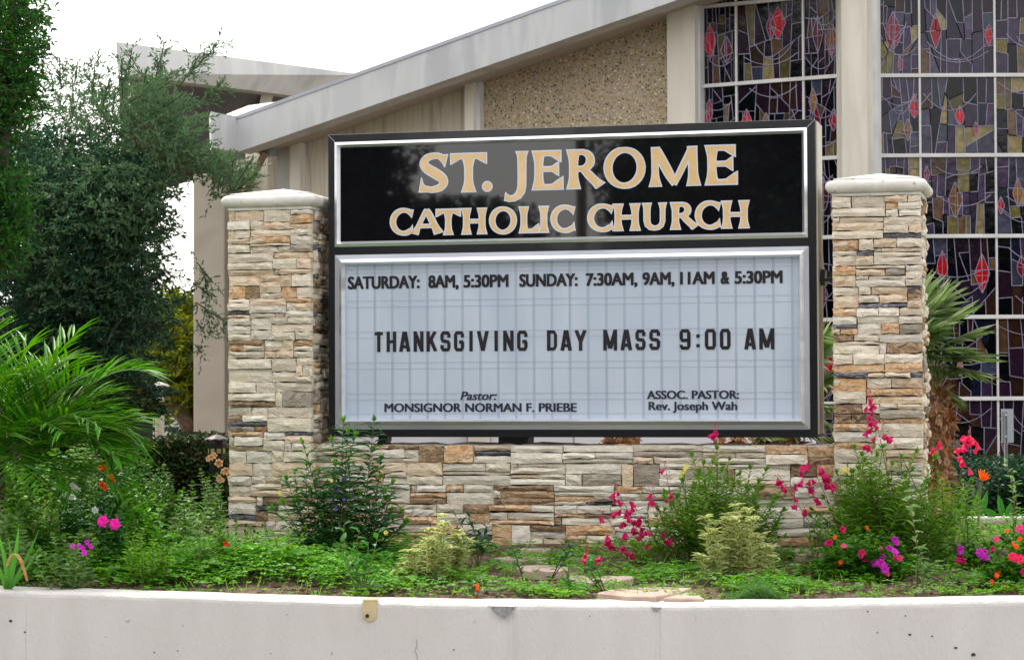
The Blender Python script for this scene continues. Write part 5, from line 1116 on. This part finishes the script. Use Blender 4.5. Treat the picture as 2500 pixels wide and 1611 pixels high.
p = clump('azalea', 'small azalea with purple flowers at the lower left near the planter wall', 'shrub', 185, 12.95, Z1([(350, 720), (420, 740), (500, 770), (530, 700), (460, 800), (250, 800), (580, 860), (300, 890), (220, 830), (600, 950)]), [L_pale, L_tip], .02, .06, .036, M_rstem, .12, .12, extra=8)
blossoms(p, Z1([(550, 800), (575, 765), (555, 835), (480, 790), (600, 790), (530, 790)]), 12.9, F_pur, sc=.62)
# undergrowth filling the left of the bed
for k, (bp, Y, tips, ms, st_, ln, wd, lab) in enumerate([
    (60, 13.9, [(10, 1190), (40, 1175), (75, 1200), (110, 1190), (20, 1230), (90, 1235), (130, 1225)], [L_weed, L_tip], .032, .095, .044, 'bright leafy herb at the left edge above the strap leaved plant'),
    (330, 14.0, [(310, 1215), (340, 1200), (370, 1215), (290, 1235), (395, 1230), (350, 1240), (320, 1190)], [L_clov, L_tip], .028, .08, .048, 'broad leaved green herb right of the large hot pink blooms'),
    (430, 14.3, [(410, 1215), (440, 1205), (470, 1210), (500, 1225), (390, 1240), (455, 1235), (520, 1235)], [L_pale, L_tip], .028, .07, .042, 'light green herb between the rose bush and the left pillar'),
    (150, 15.4, [(90, 1120), (130, 1090), (170, 1130), (210, 1110), (60, 1140), (240, 1130), (190, 1090), (20, 1120)], [L_aza, L_cam], .032, .095, .055, 'dark leaved shrub below the feather palm fronds'),
    (300, 15.2, [(270, 1110), (300, 1125), (330, 1110), (350, 1140), (245, 1130), (310, 1150)], [L_cam, L_pale], .032, .09, .052, 'green shrub between the orange flowers and the dark hedge'),
    (-10, 13.4, [(-30, 1240), (0, 1230), (20, 1250), (45, 1260), (-50, 1270)], [L_pale, L_tip], .024, .07, .034, 'pale herb cut off by the left edge behind the strap leaved plant'),
    (350, 13.2, [(330, 1290), (360, 1280), (390, 1295), (310, 1305), (420, 1300)], [L_clovy, L_tip], .02, .05, .024, 'low yellow green herb in the middle of the left clover carpet'),
    (560, 13.6, [(545, 1265), (580, 1270), (610, 1290), (640, 1285), (530, 1290)], [L_weed, L_tip], .02, .055, .024, 'low bright herb in front of the left pillar')]):
    clump('leafy_herb', lab, 'plant', bp, Y, tips, ms, st_, ln, wd, M_gstem, .25, .3, extra=16, up_=.6, bl=.7, group='herbs in the left half of the bed')
for (bp, Y, tips, ms, st_, ln, wd, lab) in [
    (2300, 13.9, [(2270, 1230), (2300, 1215), (2330, 1225), (2360, 1240), (2250, 1250), (2320, 1250)], [L_weed, L_tip], .022, .065, .022, 'leafy herb between the right hand penstemons and the street sign'),
    (2400, 14.6, [(2380, 1290), (2410, 1284), (2440, 1290), (2470, 1286), (2500, 1290), (2350, 1292), (2520, 1286)], [L_fine, L_tip], .024, .085, .016, 'grassy herb in front of the white kerb'),
    (2500, 13.2, [(2470, 1290), (2500, 1280), (2520, 1270), (2450, 1310), (2540, 1290)], [L_aza, L_tip], .022, .06, .034, 'dark leaved herb at the right edge above the last azalea'),
    (1390, 13.9, [(1370, 1345), (1400, 1335), (1430, 1340), (1450, 1350), (1350, 1360)], [L_fine, L_tip], .02, .05, .016, 'small green tuft at the foot of the stone wall behind the crimson seedling')]:
    clump('leafy_herb', lab, 'plant', bp, Y, tips, ms, st_, ln, wd, M_gstem, .25, .3, extra=14, up_=.6, bl=.7, group='herbs in the right half of the bed')
# azalea bushes
def azalea(label, bpx, Y, tips, fl, extra=30, ln=.068, wd=.042):
    p = clump('azalea', label, 'shrub', bpx, Y, tips, [L_aza, L_tip], .018, ln, wd, M_rstem, .3, .25, extra=extra, up_=.5, group='flowering azaleas', bl=.75)
    for pts, m, sc in fl: blossoms(p, Z3(pts), Y - .22, m, sc=sc, dY=.08)
    return p
azalea('rounded azalea with purple and magenta flowers in front of the right hand pillar', 2120, 13.05, Z3([(990, 740), (1050, 700), (1120, 680), (1200, 690), (1270, 700), (1350, 710), (1430, 730), (1480, 780), (960, 820), (940, 880), (1010, 850), (1100, 780), (1180, 800), (1300, 800), (1400, 880), (1480, 900), (1200, 900)]),
       [([(1010, 765), (1215, 850), (1245, 870), (1095, 680), (1225, 835), (1000, 775)], F_mag, .8), ([(1445, 745), (1420, 810), (1440, 830), (1345, 880), (1330, 905), (1380, 945), (1405, 800), (1450, 770), (1310, 900), (1360, 860), (1350, 900), (1375, 930)], F_pur, .8), ([(1460, 865), (1475, 870), (1445, 870), (1105, 790), (1345, 800), (1390, 970)], F_pink, .7), ([(1065, 910), (1260, 665), (1045, 730), (1085, 895)], F_org, .5)], 70)
azalea('azalea full of magenta and orange flowers at the right edge above the planter wall', 2470, 12.75, Z3([(2060, 950), (2120, 900), (2180, 860), (2250, 830), (2300, 800), (2100, 1030), (2080, 1080), (2200, 950), (2260, 1000), (2180, 1050), (2320, 900), (2340, 1000), (2150, 800), (2240, 740), (2290, 700)]),
       [([(2230, 865), (2245, 870), (2215, 860), (2270, 880)], F_rose, .95), ([(2225, 1105), (2240, 1110), (2260, 670), (2250, 680), (2280, 690), (2110, 745)], F_pink, .7), ([(2110, 985), (2080, 1020), (2165, 1060), (2220, 780), (2180, 690), (2170, 1040), (2120, 970), (2090, 1040), (2240, 790), (2260, 740)], F_org, .55), ([(2290, 960), (2300, 680)], F_mag, .8)], 36)
azalea('low azalea with purple flowers between the right hand pillar clump and the right edge', 2400, 13.5, Z3([(1840, 790), (1900, 780), (1960, 790), (2030, 780), (2100, 760), (2160, 780), (2220, 730), (1800, 830), (1960, 830), (2060, 840)]),
       [([(2015, 840), (2040, 860), (2000, 830), (2030, 830), (2050, 870), (2150, 810), (2180, 800), (2150, 850), (2165, 830), (2140, 860), (1865, 820), (1870, 805), (2010, 855)], F_pur, .85), ([(1870, 860), (1880, 880), (1895, 890), (2085, 810), (1860, 880)], F_mag, .7)], 26)
p = clump('small_shrub', 'low dark shrub with a red flower at the foot of the left pillar', 'shrub', 590, 14.0, [(575, 1275), (600, 1285), (620, 1300), (555, 1290), (640, 1310), (600, 1300)], [L_aza, L_cam], .028, .06, .024, M_rstem, .2, .2, extra=10)
blossoms(p, [(551, 1328), (556, 1336), (548, 1340)], 13.5, F_scar, sc=.6)
# variegated shrubs
def varieg(label, bpx, Y, tips, extra, ln=.062, wd=.028):
    c = gp(bpx, Y); t = thing('variegated_shrub', label, 'shrub', c, 'cream and green variegated shrubs'); fol, cen, stm = Acc(), Acc(), Acc(); tl = list(tips)
    for _ in range(extra):
        x, y = random.choice(tips); tl.append((x + random.uniform(-22, 22), y + random.uniform(6, 60)))
    for (px, py) in tl:
        yy = Y + random.uniform(-.14, .14); tp_ = at(px, py, yy); b = Vector((c.x + (tp_.x - c.x) * .75, yy, c.z - .01)); P = stem_line(b, tp_, 8, .05); n = 13
        Q, D, LL = [], [], []; ph = 0
        for k in range(n):
            q = .12 + .88 * k / n; pp, tt = along(P, q); ph += 1.57
            for s in (0, 1): a_ = ph + math.pi * s + random.uniform(-.3, .3); Q.append(pp); D.append(Vector((math.cos(a_), math.sin(a_), .55 + random.uniform(-.2, .4)))); LL.append(ln * random.uniform(.7, 1.15))
        for k in range(9): a_ = k * .70 + random.uniform(-.2, .2); Q.append(P[-1]); D.append(Vector((math.cos(a_) * .9, math.sin(a_) * .9, random.uniform(.1, .9)))); LL.append(ln * random.uniform(.7, 1))
        Nn = np.tile([0, 0, 1.0], (len(Q), 1)) + rng.normal(size=(len(Q), 3)) * .2; LL = np.array(LL)
        leaves(fol, Q, D, LL, wd, 0, N=Nn, seg=2, curl=.25)
        Dn = nrm(np.array([list(v) for v in D])); leaves(cen, np.array([list(v) for v in Q]) + Dn * LL[:, None] * .1 + [0, -.0005, .0012], D, LL * .78, wd * .48, 0, N=Nn, seg=2, curl=.25); stm.tube(P, .0022, 4)
    stm.build('stems', M_gstem, t); fol.build('foliage', L_var, t); cen.build('leaf_centres', L_var2, t)
varieg('round cream and green variegated shrub right of the willowy shrub', 1035, 13.0, Z2([(600, 690), (680, 600), (540, 800), (460, 830), (660, 720), (790, 700), (860, 760), (730, 800), (640, 860), (700, 650), (820, 800), (500, 900), (760, 880), (590, 760), (440, 920), (680, 940)]), 22)
varieg('taller cream and green variegated shrub in front of the penstemons at the right', 1800, 12.95, Z3([(400, 530), (200, 610), (260, 640), (480, 560), (340, 620), (510, 620), (450, 690), (280, 740), (580, 720), (360, 760), (540, 830), (150, 860), (220, 880), (300, 850), (440, 860), (640, 870), (560, 930), (350, 920), (240, 950), (460, 960), (600, 800), (400, 620)]), 26)
# young glossy plants along the front, every leaf a part
def seedling(label, base, Y, tips, leafn, ln, wd, cols, stemm=M_rstem, flowers=None):
    c = gp(base, Y); t = thing('young_plant', label, 'plant', c, 'young plants along the planter wall'); stm = Acc()
    me = []
    for s in range(3):
        a = Acc(); leaves(a, [[0, 0, 0]], [[1, 0, .15]], 1.0, wd / ln, 0, N=np.array([[0, 0, 1.0]]), seg=2, curl=.18 + .1 * s); me.append(fmesh('leaf', a, [cols]))
    for (px, py) in tips:
        tp_ = at(px, py, Y + random.uniform(-.06, .06)); P = stem_line(c - Vector((0, 0, .02)), tp_, 7, .08); stm.tube(P, [.004, .0038, .0034, .003, .0026, .002, .0015], 5); ph = random.uniform(0, 6); k0 = max(3, int(leafn / len(tips)))
        for k in range(k0):
            q = .30 + .70 * (k + 1) / k0; pp, tt = along(P, min(1, q)); ph += 2.4; s = ln * random.uniform(.75, 1.1)
            link('leaf', random.choice(me), t, pp, (random.uniform(-.4, .4), -random.uniform(-.1, .9), ph), s)
    stm.build('stems', stemm, t)
    if flowers: blossoms(t, flowers[0], Y - .05, flowers[1], sc=flowers[2], dY=.03)
    return t
seedling('young shrub with yellow green shoots at the planter wall left of the clip', 880, 12.55, Z2([(40, 650), (140, 690), (130, 800), (200, 790), (350, 830), (50, 860), (300, 960), (100, 900), (190, 900), (20, 760), (270, 700)]), 66, .062, .030, L_cam, M_gstem)
seedling('small seedling with orange leaves in front of the round variegated shrub', 1158, 12.4, Z2([(900, 980), (880, 1020), (940, 1010), (860, 1060)]), 22, .045, .020, L_cam, flowers=(Z2([(915, 1050), (895, 1130), (920, 1070)]), F_org, .45))
seedling('bare stemmed sprig leaning left beside the flagstones', 1282, 12.75, Z2([(1150, 810)]), 11, .062, .028, L_wil, M_twig)
seedling('sprig leaning right towards the stone wall above the flagstones', 1330, 12.9, Z2([(1500, 745), (1540, 780)]), 20, .062, .026, L_wil, M_twig)
seedling('short leafy seedling on the flagstone edge', 1390, 12.5, Z2([(1520, 930), (1500, 960)]), 12, .06, .028, L_cam, M_twig)
seedling('round leaved sprig leaning left over the front flagstone', 1486, 12.4, Z2([(1640, 900), (1690, 880), (1620, 960)]), 20, .060, .040, L_cam, M_twig)
seedling('dark leafy shoots between the round variegated shrub and the stone wall', 1165, 13.5, Z2([(880, 640), (940, 690), (1000, 660), (860, 600), (780, 600), (720, 640), (1030, 720)]), 64, .085, .022, L_wil, M_rstem)
seedling('tall thin sprig with pale oval leaves in front of the right hand azalea', 2236, 12.7, Z3([(1480, 370), (1700, 900), (1620, 800)]), 42, .062, .040, L_pale, M_rstem)
seedling('silvery leaved upright sprig at the right edge by the street sign', 2470, 14.0, Z3([(2210, 300), (2170, 240), (2230, 360)]), 36, .055, .024, L_pale, M_rstem)
seedling('leafy weed with slender tips in the clover left of the left pillar', 500, 13.3, Z1([(1350, 560), (1250, 620), (1560, 740), (1430, 700), (1180, 700), (1340, 760)]), 70, .065, .018, L_weed, M_gstem)
seedling('light green weed at the foot of the willowy shrub', 700, 13.2, [(668, 1300), (705, 1290), (735, 1310), (760, 1330)], 44, .06, .020, L_weed, M_gstem)
seedling('willow leaved shoot at the right end of the stone wall', 1990, 13.3, [(1975, 1280), (1990, 1265), (2005, 1300)], 36, .07, .016, L_fine, M_gstem)
# strap leaves and the bent dry leaf
c = gp(18, 12.95); t = thing('strap_leaved_plant', 'strap leaved plant with one bent dry orange leaf at the lower left corner', 'plant', c)
for (px, py, w_) in [(46, 1280, .022), (95, 1292, .016), (-10, 1290, .02), (100, 1330, .014), (20, 1310, .018), (-30, 1340, .02), (60, 1370, .016)]:
    e = at(px, py, 12.9 + random.uniform(-.15, .1)); a = Acc(); P = stem_line(c, e, 9, .05); S_ = []
    for i, q in enumerate(P): ww = w_ * (1 - (i / 8) ** 2.5) * .7 + .0005; S_.append((q - Vector((ww, 0, 0)), q + Vector((0, .004, 0)), q + Vector((ww, 0, 0))))
    a.add([v for s_ in S_ for v in s_], [f for i in range(8) for f in ((i * 3, i * 3 + 1, i * 3 + 4, i * 3 + 3), (i * 3 + 1, i * 3 + 2, i * 3 + 5, i * 3 + 4))]); a.build('leaf', L_strap, t)
a = Acc(); P = [at(*rz(x, y, 0), 12.65) for x, y in [(45, 920), (60, 870), (85, 838), (112, 845), (138, 885), (160, 950), (178, 1018)]]; a.add([v for i, q in enumerate(P) for v in (q - Vector((.012 - abs(i - 3) * .002, 0, 0)), q + Vector((.012 - abs(i - 3) * .002, .006, 0)))], [(i * 2, i * 2 + 1, i * 2 + 3, i * 2 + 2) for i in range(6)]); o = a.build('leaf', L_dry, t); o['label'] = 'bent dry orange leaf'
# bird of paradise
c = gp(2385, 15.2); t = thing('bird_of_paradise', 'bird of paradise plant with a spiky orange flower in front of the stained glass', 'flowering plant', c)
hd_ = at(2396, 1172, 15.2); a = Acc(); a.tube(stem_line(c, hd_, 6, .02), [.008] * 6, 6); a.build('stem', M_gstem, t); a = Acc(); a.tube(stem_line(gp(2375, 15.25), at(2378, 1190, 15.25), 6, .03), [.006] * 6, 6); a.build('stem', M_gstem, t)
a = Acc(); a.tube([hd_ + Vector((.01, 0, -.01)), hd_ + Vector((-.03, 0, .012)), hd_ + Vector((-.075, 0, .03))], [.010, .008, .001], 6); a.build('beak', mat('purple_green_beak', [(.12, .06, .08), (.08, .12, .05)], 9, .5), t)
for dx, dz in [(-.02, .07), (.0, .075), (.022, .07), (.042, .055), (.05, .035), (.055, .018)]: a = Acc(); leaves(a, [list(hd_)], [[dx, random.uniform(-.02, .02), dz]], math.hypot(dx, dz) * 1.1, .016, N=np.array([[0, -1.0, 0]]), seg=2, curl=0); a.build('petal', F_org, t)
for (x0, y0, x1, y1) in [(2375, 1262, 2392, 1190), (2390, 1262, 2412, 1196), (2445, 1262, 2438, 1205), (2455, 1262, 2470, 1225), (2340, 1262, 2330, 1215), (2350, 1262, 2352, 1220), (2430, 1262, 2400, 1240)]:
    a = Acc(); b0, e0 = at(x0, y0, 15.3), at(x1, y1, 15.3); leaves(a, [list(b0)], [list(e0 - b0)], (e0 - b0).length, .055, N=np.array([[.3, -1.0, .1]]), seg=2, curl=.05); a.build('leaf', L_cam, t)
# yellow flowers among penstemons
t = clump('yellow_flowered_plant', 'slender plant with pale yellow flowers at the left of the right hand penstemons', 'flowering plant', 1672, 13.7, [(1672, 1165), (1665, 1180)], [L_fine, L_tip], .03, .06, .01, M_gstem, .1, .1, extra=1)
blossoms(t, [(1672, 1145), (1668, 1152), (1662, 1160), (1676, 1138)], 13.5, F_yel, sc=.5)
t = clump('yellow_flowered_plant', 'slender plant with pale yellow flowers against the right hand pillar', 'flowering plant', 2070, 13.7, [(2068, 1160), (2075, 1175)], [L_fine, L_tip], .03, .06, .01, M_gstem, .1, .1, extra=1)
blossoms(t, [(2062, 1148), (2066, 1142), (2056, 1152), (2070, 1150)], 13.5, F_yel, sc=.5)
# hedges
def hedge(label, x0, x1, Y0, Y1, zt, m, n, lf=.045):
    t = thing('hedge', label, 'hedge', ((x0 + x1) / 2, (Y0 + Y1) / 2, .6)); a = Acc(); a.box((x0 + .12, Y0 + .12, .4), (x1 - .12, Y1 - .12, zt - .14)); a.build('dark_core', mat('hedge_shade', [(.006, .009, .004)], 3, .9), t)  # solid near-black box puts inner shade behind the surface leaves
    f = Acc(); u = rng.uniform(0, 1, (n, 3)); x = x0 + (x1 - x0) * u[:, 0]; rd = .18; ztp = zt - .25 * np.abs((u[:, 0] - .5) * 2) ** 4
    top = rng.uniform(0, 1, n) < .45; y = np.where(top, Y0 + (Y1 - Y0) * u[:, 1], Y0 + rng.uniform(-.03, .12, n)); z = np.where(top, ztp + rng.uniform(-.10, .03, n), .55 + (ztp - .55) * u[:, 2]); y = y + np.where((z > ztp - rd), (z - ztp + rd) * .6, 0) * (~top)
    leaves(f, np.stack([x, y, z], 1), rdir(n, .3, .6), lf, lf * .55, 0); f.build('foliage', m, t)
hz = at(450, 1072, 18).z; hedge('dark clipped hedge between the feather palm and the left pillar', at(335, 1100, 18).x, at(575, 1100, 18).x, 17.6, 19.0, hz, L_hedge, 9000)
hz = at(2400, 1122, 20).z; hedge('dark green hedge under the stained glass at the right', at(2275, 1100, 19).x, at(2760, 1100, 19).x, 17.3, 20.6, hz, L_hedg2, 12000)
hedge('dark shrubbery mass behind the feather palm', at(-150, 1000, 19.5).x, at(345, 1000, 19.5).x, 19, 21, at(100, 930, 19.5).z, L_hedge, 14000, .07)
# flagstones
M_flag = mat('pink_flagstone', [(.36, .27, .22), (.44, .34, .28), (.31, .22, .175)], 5, .85, .5, 30)
fs_ = thing('stepping_path', 'pinkish flagstone stepping path crossing the flower bed to the stone wall', 'path', G(1400, 1440))
def flag(pts, th=.045, lift=.03):
    P = [G(x, y) for x, y in pts]; z = sum(p.z for p in P) / len(P) + lift; Q = [Vector((p.x, p.y, z + random.uniform(-.004, .004))) for p in P]; a = Acc()
    n = len(Q); c = sum(Q, Vector()) / n; ins = [q.lerp(c, .04) + Vector((0, 0, .006)) for q in Q]; a.add(Q + [q - Vector((0, 0, th)) for q in Q] + ins, [(i, (i + 1) % n, n + (i + 1) % n, n + i)[::-1] for i in range(n)] + [(i, (i + 1) % n, 2 * n + (i + 1) % n, 2 * n + i) for i in range(n)] + [tuple(range(2 * n, 3 * n))])
    o = a.build('flagstone', M_flag, fs_); return o
flag([(1458, 1468), (1530, 1476), (1600, 1478), (1650, 1466), (1690, 1448), (1640, 1440), (1560, 1443), (1490, 1450)]); flag([(1375, 1425), (1440, 1442), (1500, 1440), (1560, 1422), (1530, 1414), (1440, 1416), (1390, 1412)])
flag([(1255, 1400), (1300, 1416), (1370, 1415), (1420, 1400), (1400, 1390), (1330, 1388), (1270, 1388)]); flag([(1200, 1380), (1260, 1384), (1320, 1384), (1345, 1372), (1290, 1366), (1230, 1369)]); flag([(1270, 1358), (1330, 1364), (1345, 1352), (1300, 1346), (1275, 1348)])
flag([(1620, 1485), (1720, 1482), (1690, 1455), (1655, 1466)]); flag([(1940, 1368), (2010, 1376), (2015, 1352), (1960, 1350), (1930, 1356)]); flag([(1380, 1380), (1440, 1384), (1460, 1374), (1400, 1370)])
# ground cover
def okpos(x, y):
    return y < 14.35 + (-.25 * (x + 2)) * .0 or x < -2.95 or x > 2.6
def cover(name, n, dens, hf, lfl, m, leafn=3, seg1=True, xr_=(-4.2, 4.4), yr=(0, 3.2)):
    P = []
    X = rng.uniform(*xr_, n * 3); T = rng.uniform(0, 1, n * 3) ** 1.3 * (yr[1] - yr[0]) + yr[0]; k = 0
    for x, t in zip(X, T):
        y = wally(x) + .33 + t
        if rng.uniform() < dens(x, y, t) and okpos(x, y): P.append((x, y, gz(x, y) + hf(x, y, t) * rng.uniform(.35, 1)))
        if len(P) >= n: break
    P = np.array(P); a = Acc(); k = len(P); ph = rng.uniform(0, 6.28, k); tl = rng.normal(size=(k, 3)) * .35 + [0, -.12, 1]
    for j in range(leafn):
        t_ = ph + 2 * math.pi * j / leafn; d = np.stack([np.cos(t_), np.sin(t_), rng.uniform(-.1, .35, k)], 1); leaves(a, P, d, lfl * rng.uniform(.7, 1.25, k), lfl * .85, 0, N=tl, curl=.1, fold=.12)
    return tag(a.build(name, m), kind='stuff')
def nz2(x, y): return .5 + .5 * hn(x * 1.9 + 7, y * 2.6)
def dL(x, y, t): e = min(1, max(0, (t - .17 - .16 * hn(x * 2.2, 3)) / .3)); return (1 if x < -1.1 else max(0, 1 - (x + 1.1) / .7)) * (.05 + .95 * e) * (1 if nz2(x, y) > .25 or t > .4 else .35)
def dR(x, y, t): return (0 if x < -.9 else 1) * (.9 if nz2(x * 1.3, y * 1.3) > .60 else .05) * (1 if t > .0 else .3)
mound = lambda x, y, t: .03 + .13 * min(1, max(0, (t - .05) / .5)) * (.5 + .8 * nz2(x * .8, y * .8)) * (1 if x < -.9 else .5)
cover('clover_ground_cover', 15000, dL, mound, .024, L_clov, xr_=(-4.6, -.3), yr=(0, 3.4))
cover('clover_ground_cover', 7000, dL, mound, .024, L_clovy, xr_=(-4.6, -.3), yr=(0, 2.4))
cover('clover_patches', 6500, dR, lambda x, y, t: .02 + .05 * nz2(x, y), .017, L_clovy, xr_=(-.9, 3.4), yr=(0, 2.2))
cover('clover_patches', 4000, dR, lambda x, y, t: .03 + .08 * nz2(x, y), .020, L_clov, xr_=(-.9, 3.6), yr=(.2, 3))
cover('clover_ground_cover', 5000, lambda x, y, t: 1, lambda x, y, t: .05 + .12 * nz2(x, y), .022, L_clov, xr_=(-5.5, -2.2), yr=(2.4, 7))
cover('clover_patches', 5500, lambda x, y, t: 1, lambda x, y, t: .03 + .10 * nz2(x, y), .02, L_clov, xr_=(2.6, 8), yr=(1.2, 5))
cover('broad_leaved_weeds', 1300, dL, lambda x, y, t: mound(x, y, t) * 1.15 + .01, .042, L_weed, leafn=4, xr_=(-4.4, -.4), yr=(.1, 3))
cover('broad_leaved_weeds', 420, lambda x, y, t: .8 if nz2(x, y) > .5 else .1, lambda x, y, t: .03 + .05 * nz2(x, y), .036, L_pale, leafn=4, xr_=(-.9, 3.5), yr=(.15, 2))
# grass tufts
a = Acc(); n = 2600; x = rng.uniform(-4.2, 3.8, n); T = rng.uniform(0.02, 2.2, n); P = np.array([(xx, wally(xx) + .32 + tt, 0) for xx, tt in zip(x, T)]); P[:, 2] = [gz(p[0], p[1]) for p in P]; k = P[:, 1] < 14.2; P = P[k]; d = rng.normal(size=(len(P), 3)) * .45 + [0, 0, 1]; leaves(a, P, d, rng.uniform(.04, .11, len(P)), .005, 0, seg=2, curl=.3); tag(a.build('grass_tufts', L_clovy), kind='stuff')
# fine feathery mound at the wall edge
a = Acc(); P = []
for _ in range(2600):
    px = random.gauss(1850, 34); t_ = abs(random.gauss(0, .16)); b = gp(px, wally((px - 1250) / FPX * 12.3) + .34 + t_); P.append([b.x, b.y, b.z + random.uniform(0, .07) * math.exp(-((px - 1850) / 45) ** 2)])
P = np.array(P); leaves(a, P, rdir(len(P), .9, .4), .028, .007); mt = thing('feathery_mound', 'low feathery green mound at the wall edge below the taller variegated shrub', 'plant', gp(1850, 12.5)); a.build('foliage', leafmat('feathery_mound_leaves', [(.08, .20, .05), (.12, .26, .07)], .3), mt)
# fallen leaves
a = Acc(); n = 900; x = rng.uniform(-4.2, 3.9, n); P = np.array([(xx, wally(xx) + .32 + abs(rng.normal()) * .7, 0) for xx in x]); P[:, 2] = [gz(p[0], p[1]) + .006 for p in P]; P = P[P[:, 1] < 14.1]; d = rdir(len(P), .05, .2); leaves(a, P, d, rng.uniform(.015, .035, len(P)), .012, 0, seg=2, curl=.3)
tag(a.build('fallen_leaves', mat('fallen_leaf', [(.26, .15, .07), (.12, .07, .04), (.38, .27, .15)], island=True, rough=.8)), kind='stuff')
# soil clods and litter
a = Acc(); oct_ = [(1, 0, 0), (-1, 0, 0), (0, 1, 0), (0, -1, 0), (0, 0, 1), (0, 0, -1)]; of = [(0, 2, 4), (2, 1, 4), (1, 3, 4), (3, 0, 4), (2, 0, 5), (1, 2, 5), (3, 1, 5), (0, 3, 5)]
for _ in range(5200):
    x = random.uniform(-4, 4.2); t_ = random.random() ** 1.6 * 2.2; y = wally(x) + .31 + t_
    if not okpos(x, y): continue
    s = random.choice([.006, .008, .010, .014]) * random.uniform(.7, 1.5); z = gz(x, y); a.add([(x + v[0] * s * random.uniform(.6, 1.4), y + v[1] * s * random.uniform(.6, 1.4), z + v[2] * s * random.uniform(.4, 1.1)) for v in oct_], of)
tag(a.build('soil_clods', M_soil), kind='stuff')
a = Acc()
for _ in range(46):
    px = random.choice([random.gauss(1080, 60), random.gauss(1350, 40), random.gauss(2330, 70), random.gauss(740, 60), random.gauss(480, 20), random.gauss(110, 30), random.gauss(1950, 50)]); x = (px - 1250) / FPX * 12.4; y = wally(x) + .36 + random.random() ** 1.5 * .5; s = random.uniform(.022, .045); z = gz(x, y)
    vs = []; 
    for i in range(6):
        for j in range(9):
            th, ph = math.pi * i / 5, 2 * math.pi * j / 9; r_ = s * random.uniform(.75, 1.15); vs.append((x + r_ * 1.3 * math.sin(th) * math.cos(ph), y + r_ * math.sin(th) * math.sin(ph), z + r_ * .62 * math.cos(th)))
    a.add(vs, [(i * 9 + j, i * 9 + (j + 1) % 9, (i + 1) * 9 + (j + 1) % 9, (i + 1) * 9 + j) for i in range(5) for j in range(9)])
tag(a.build('earth_lumps', M_soil), kind='stuff')
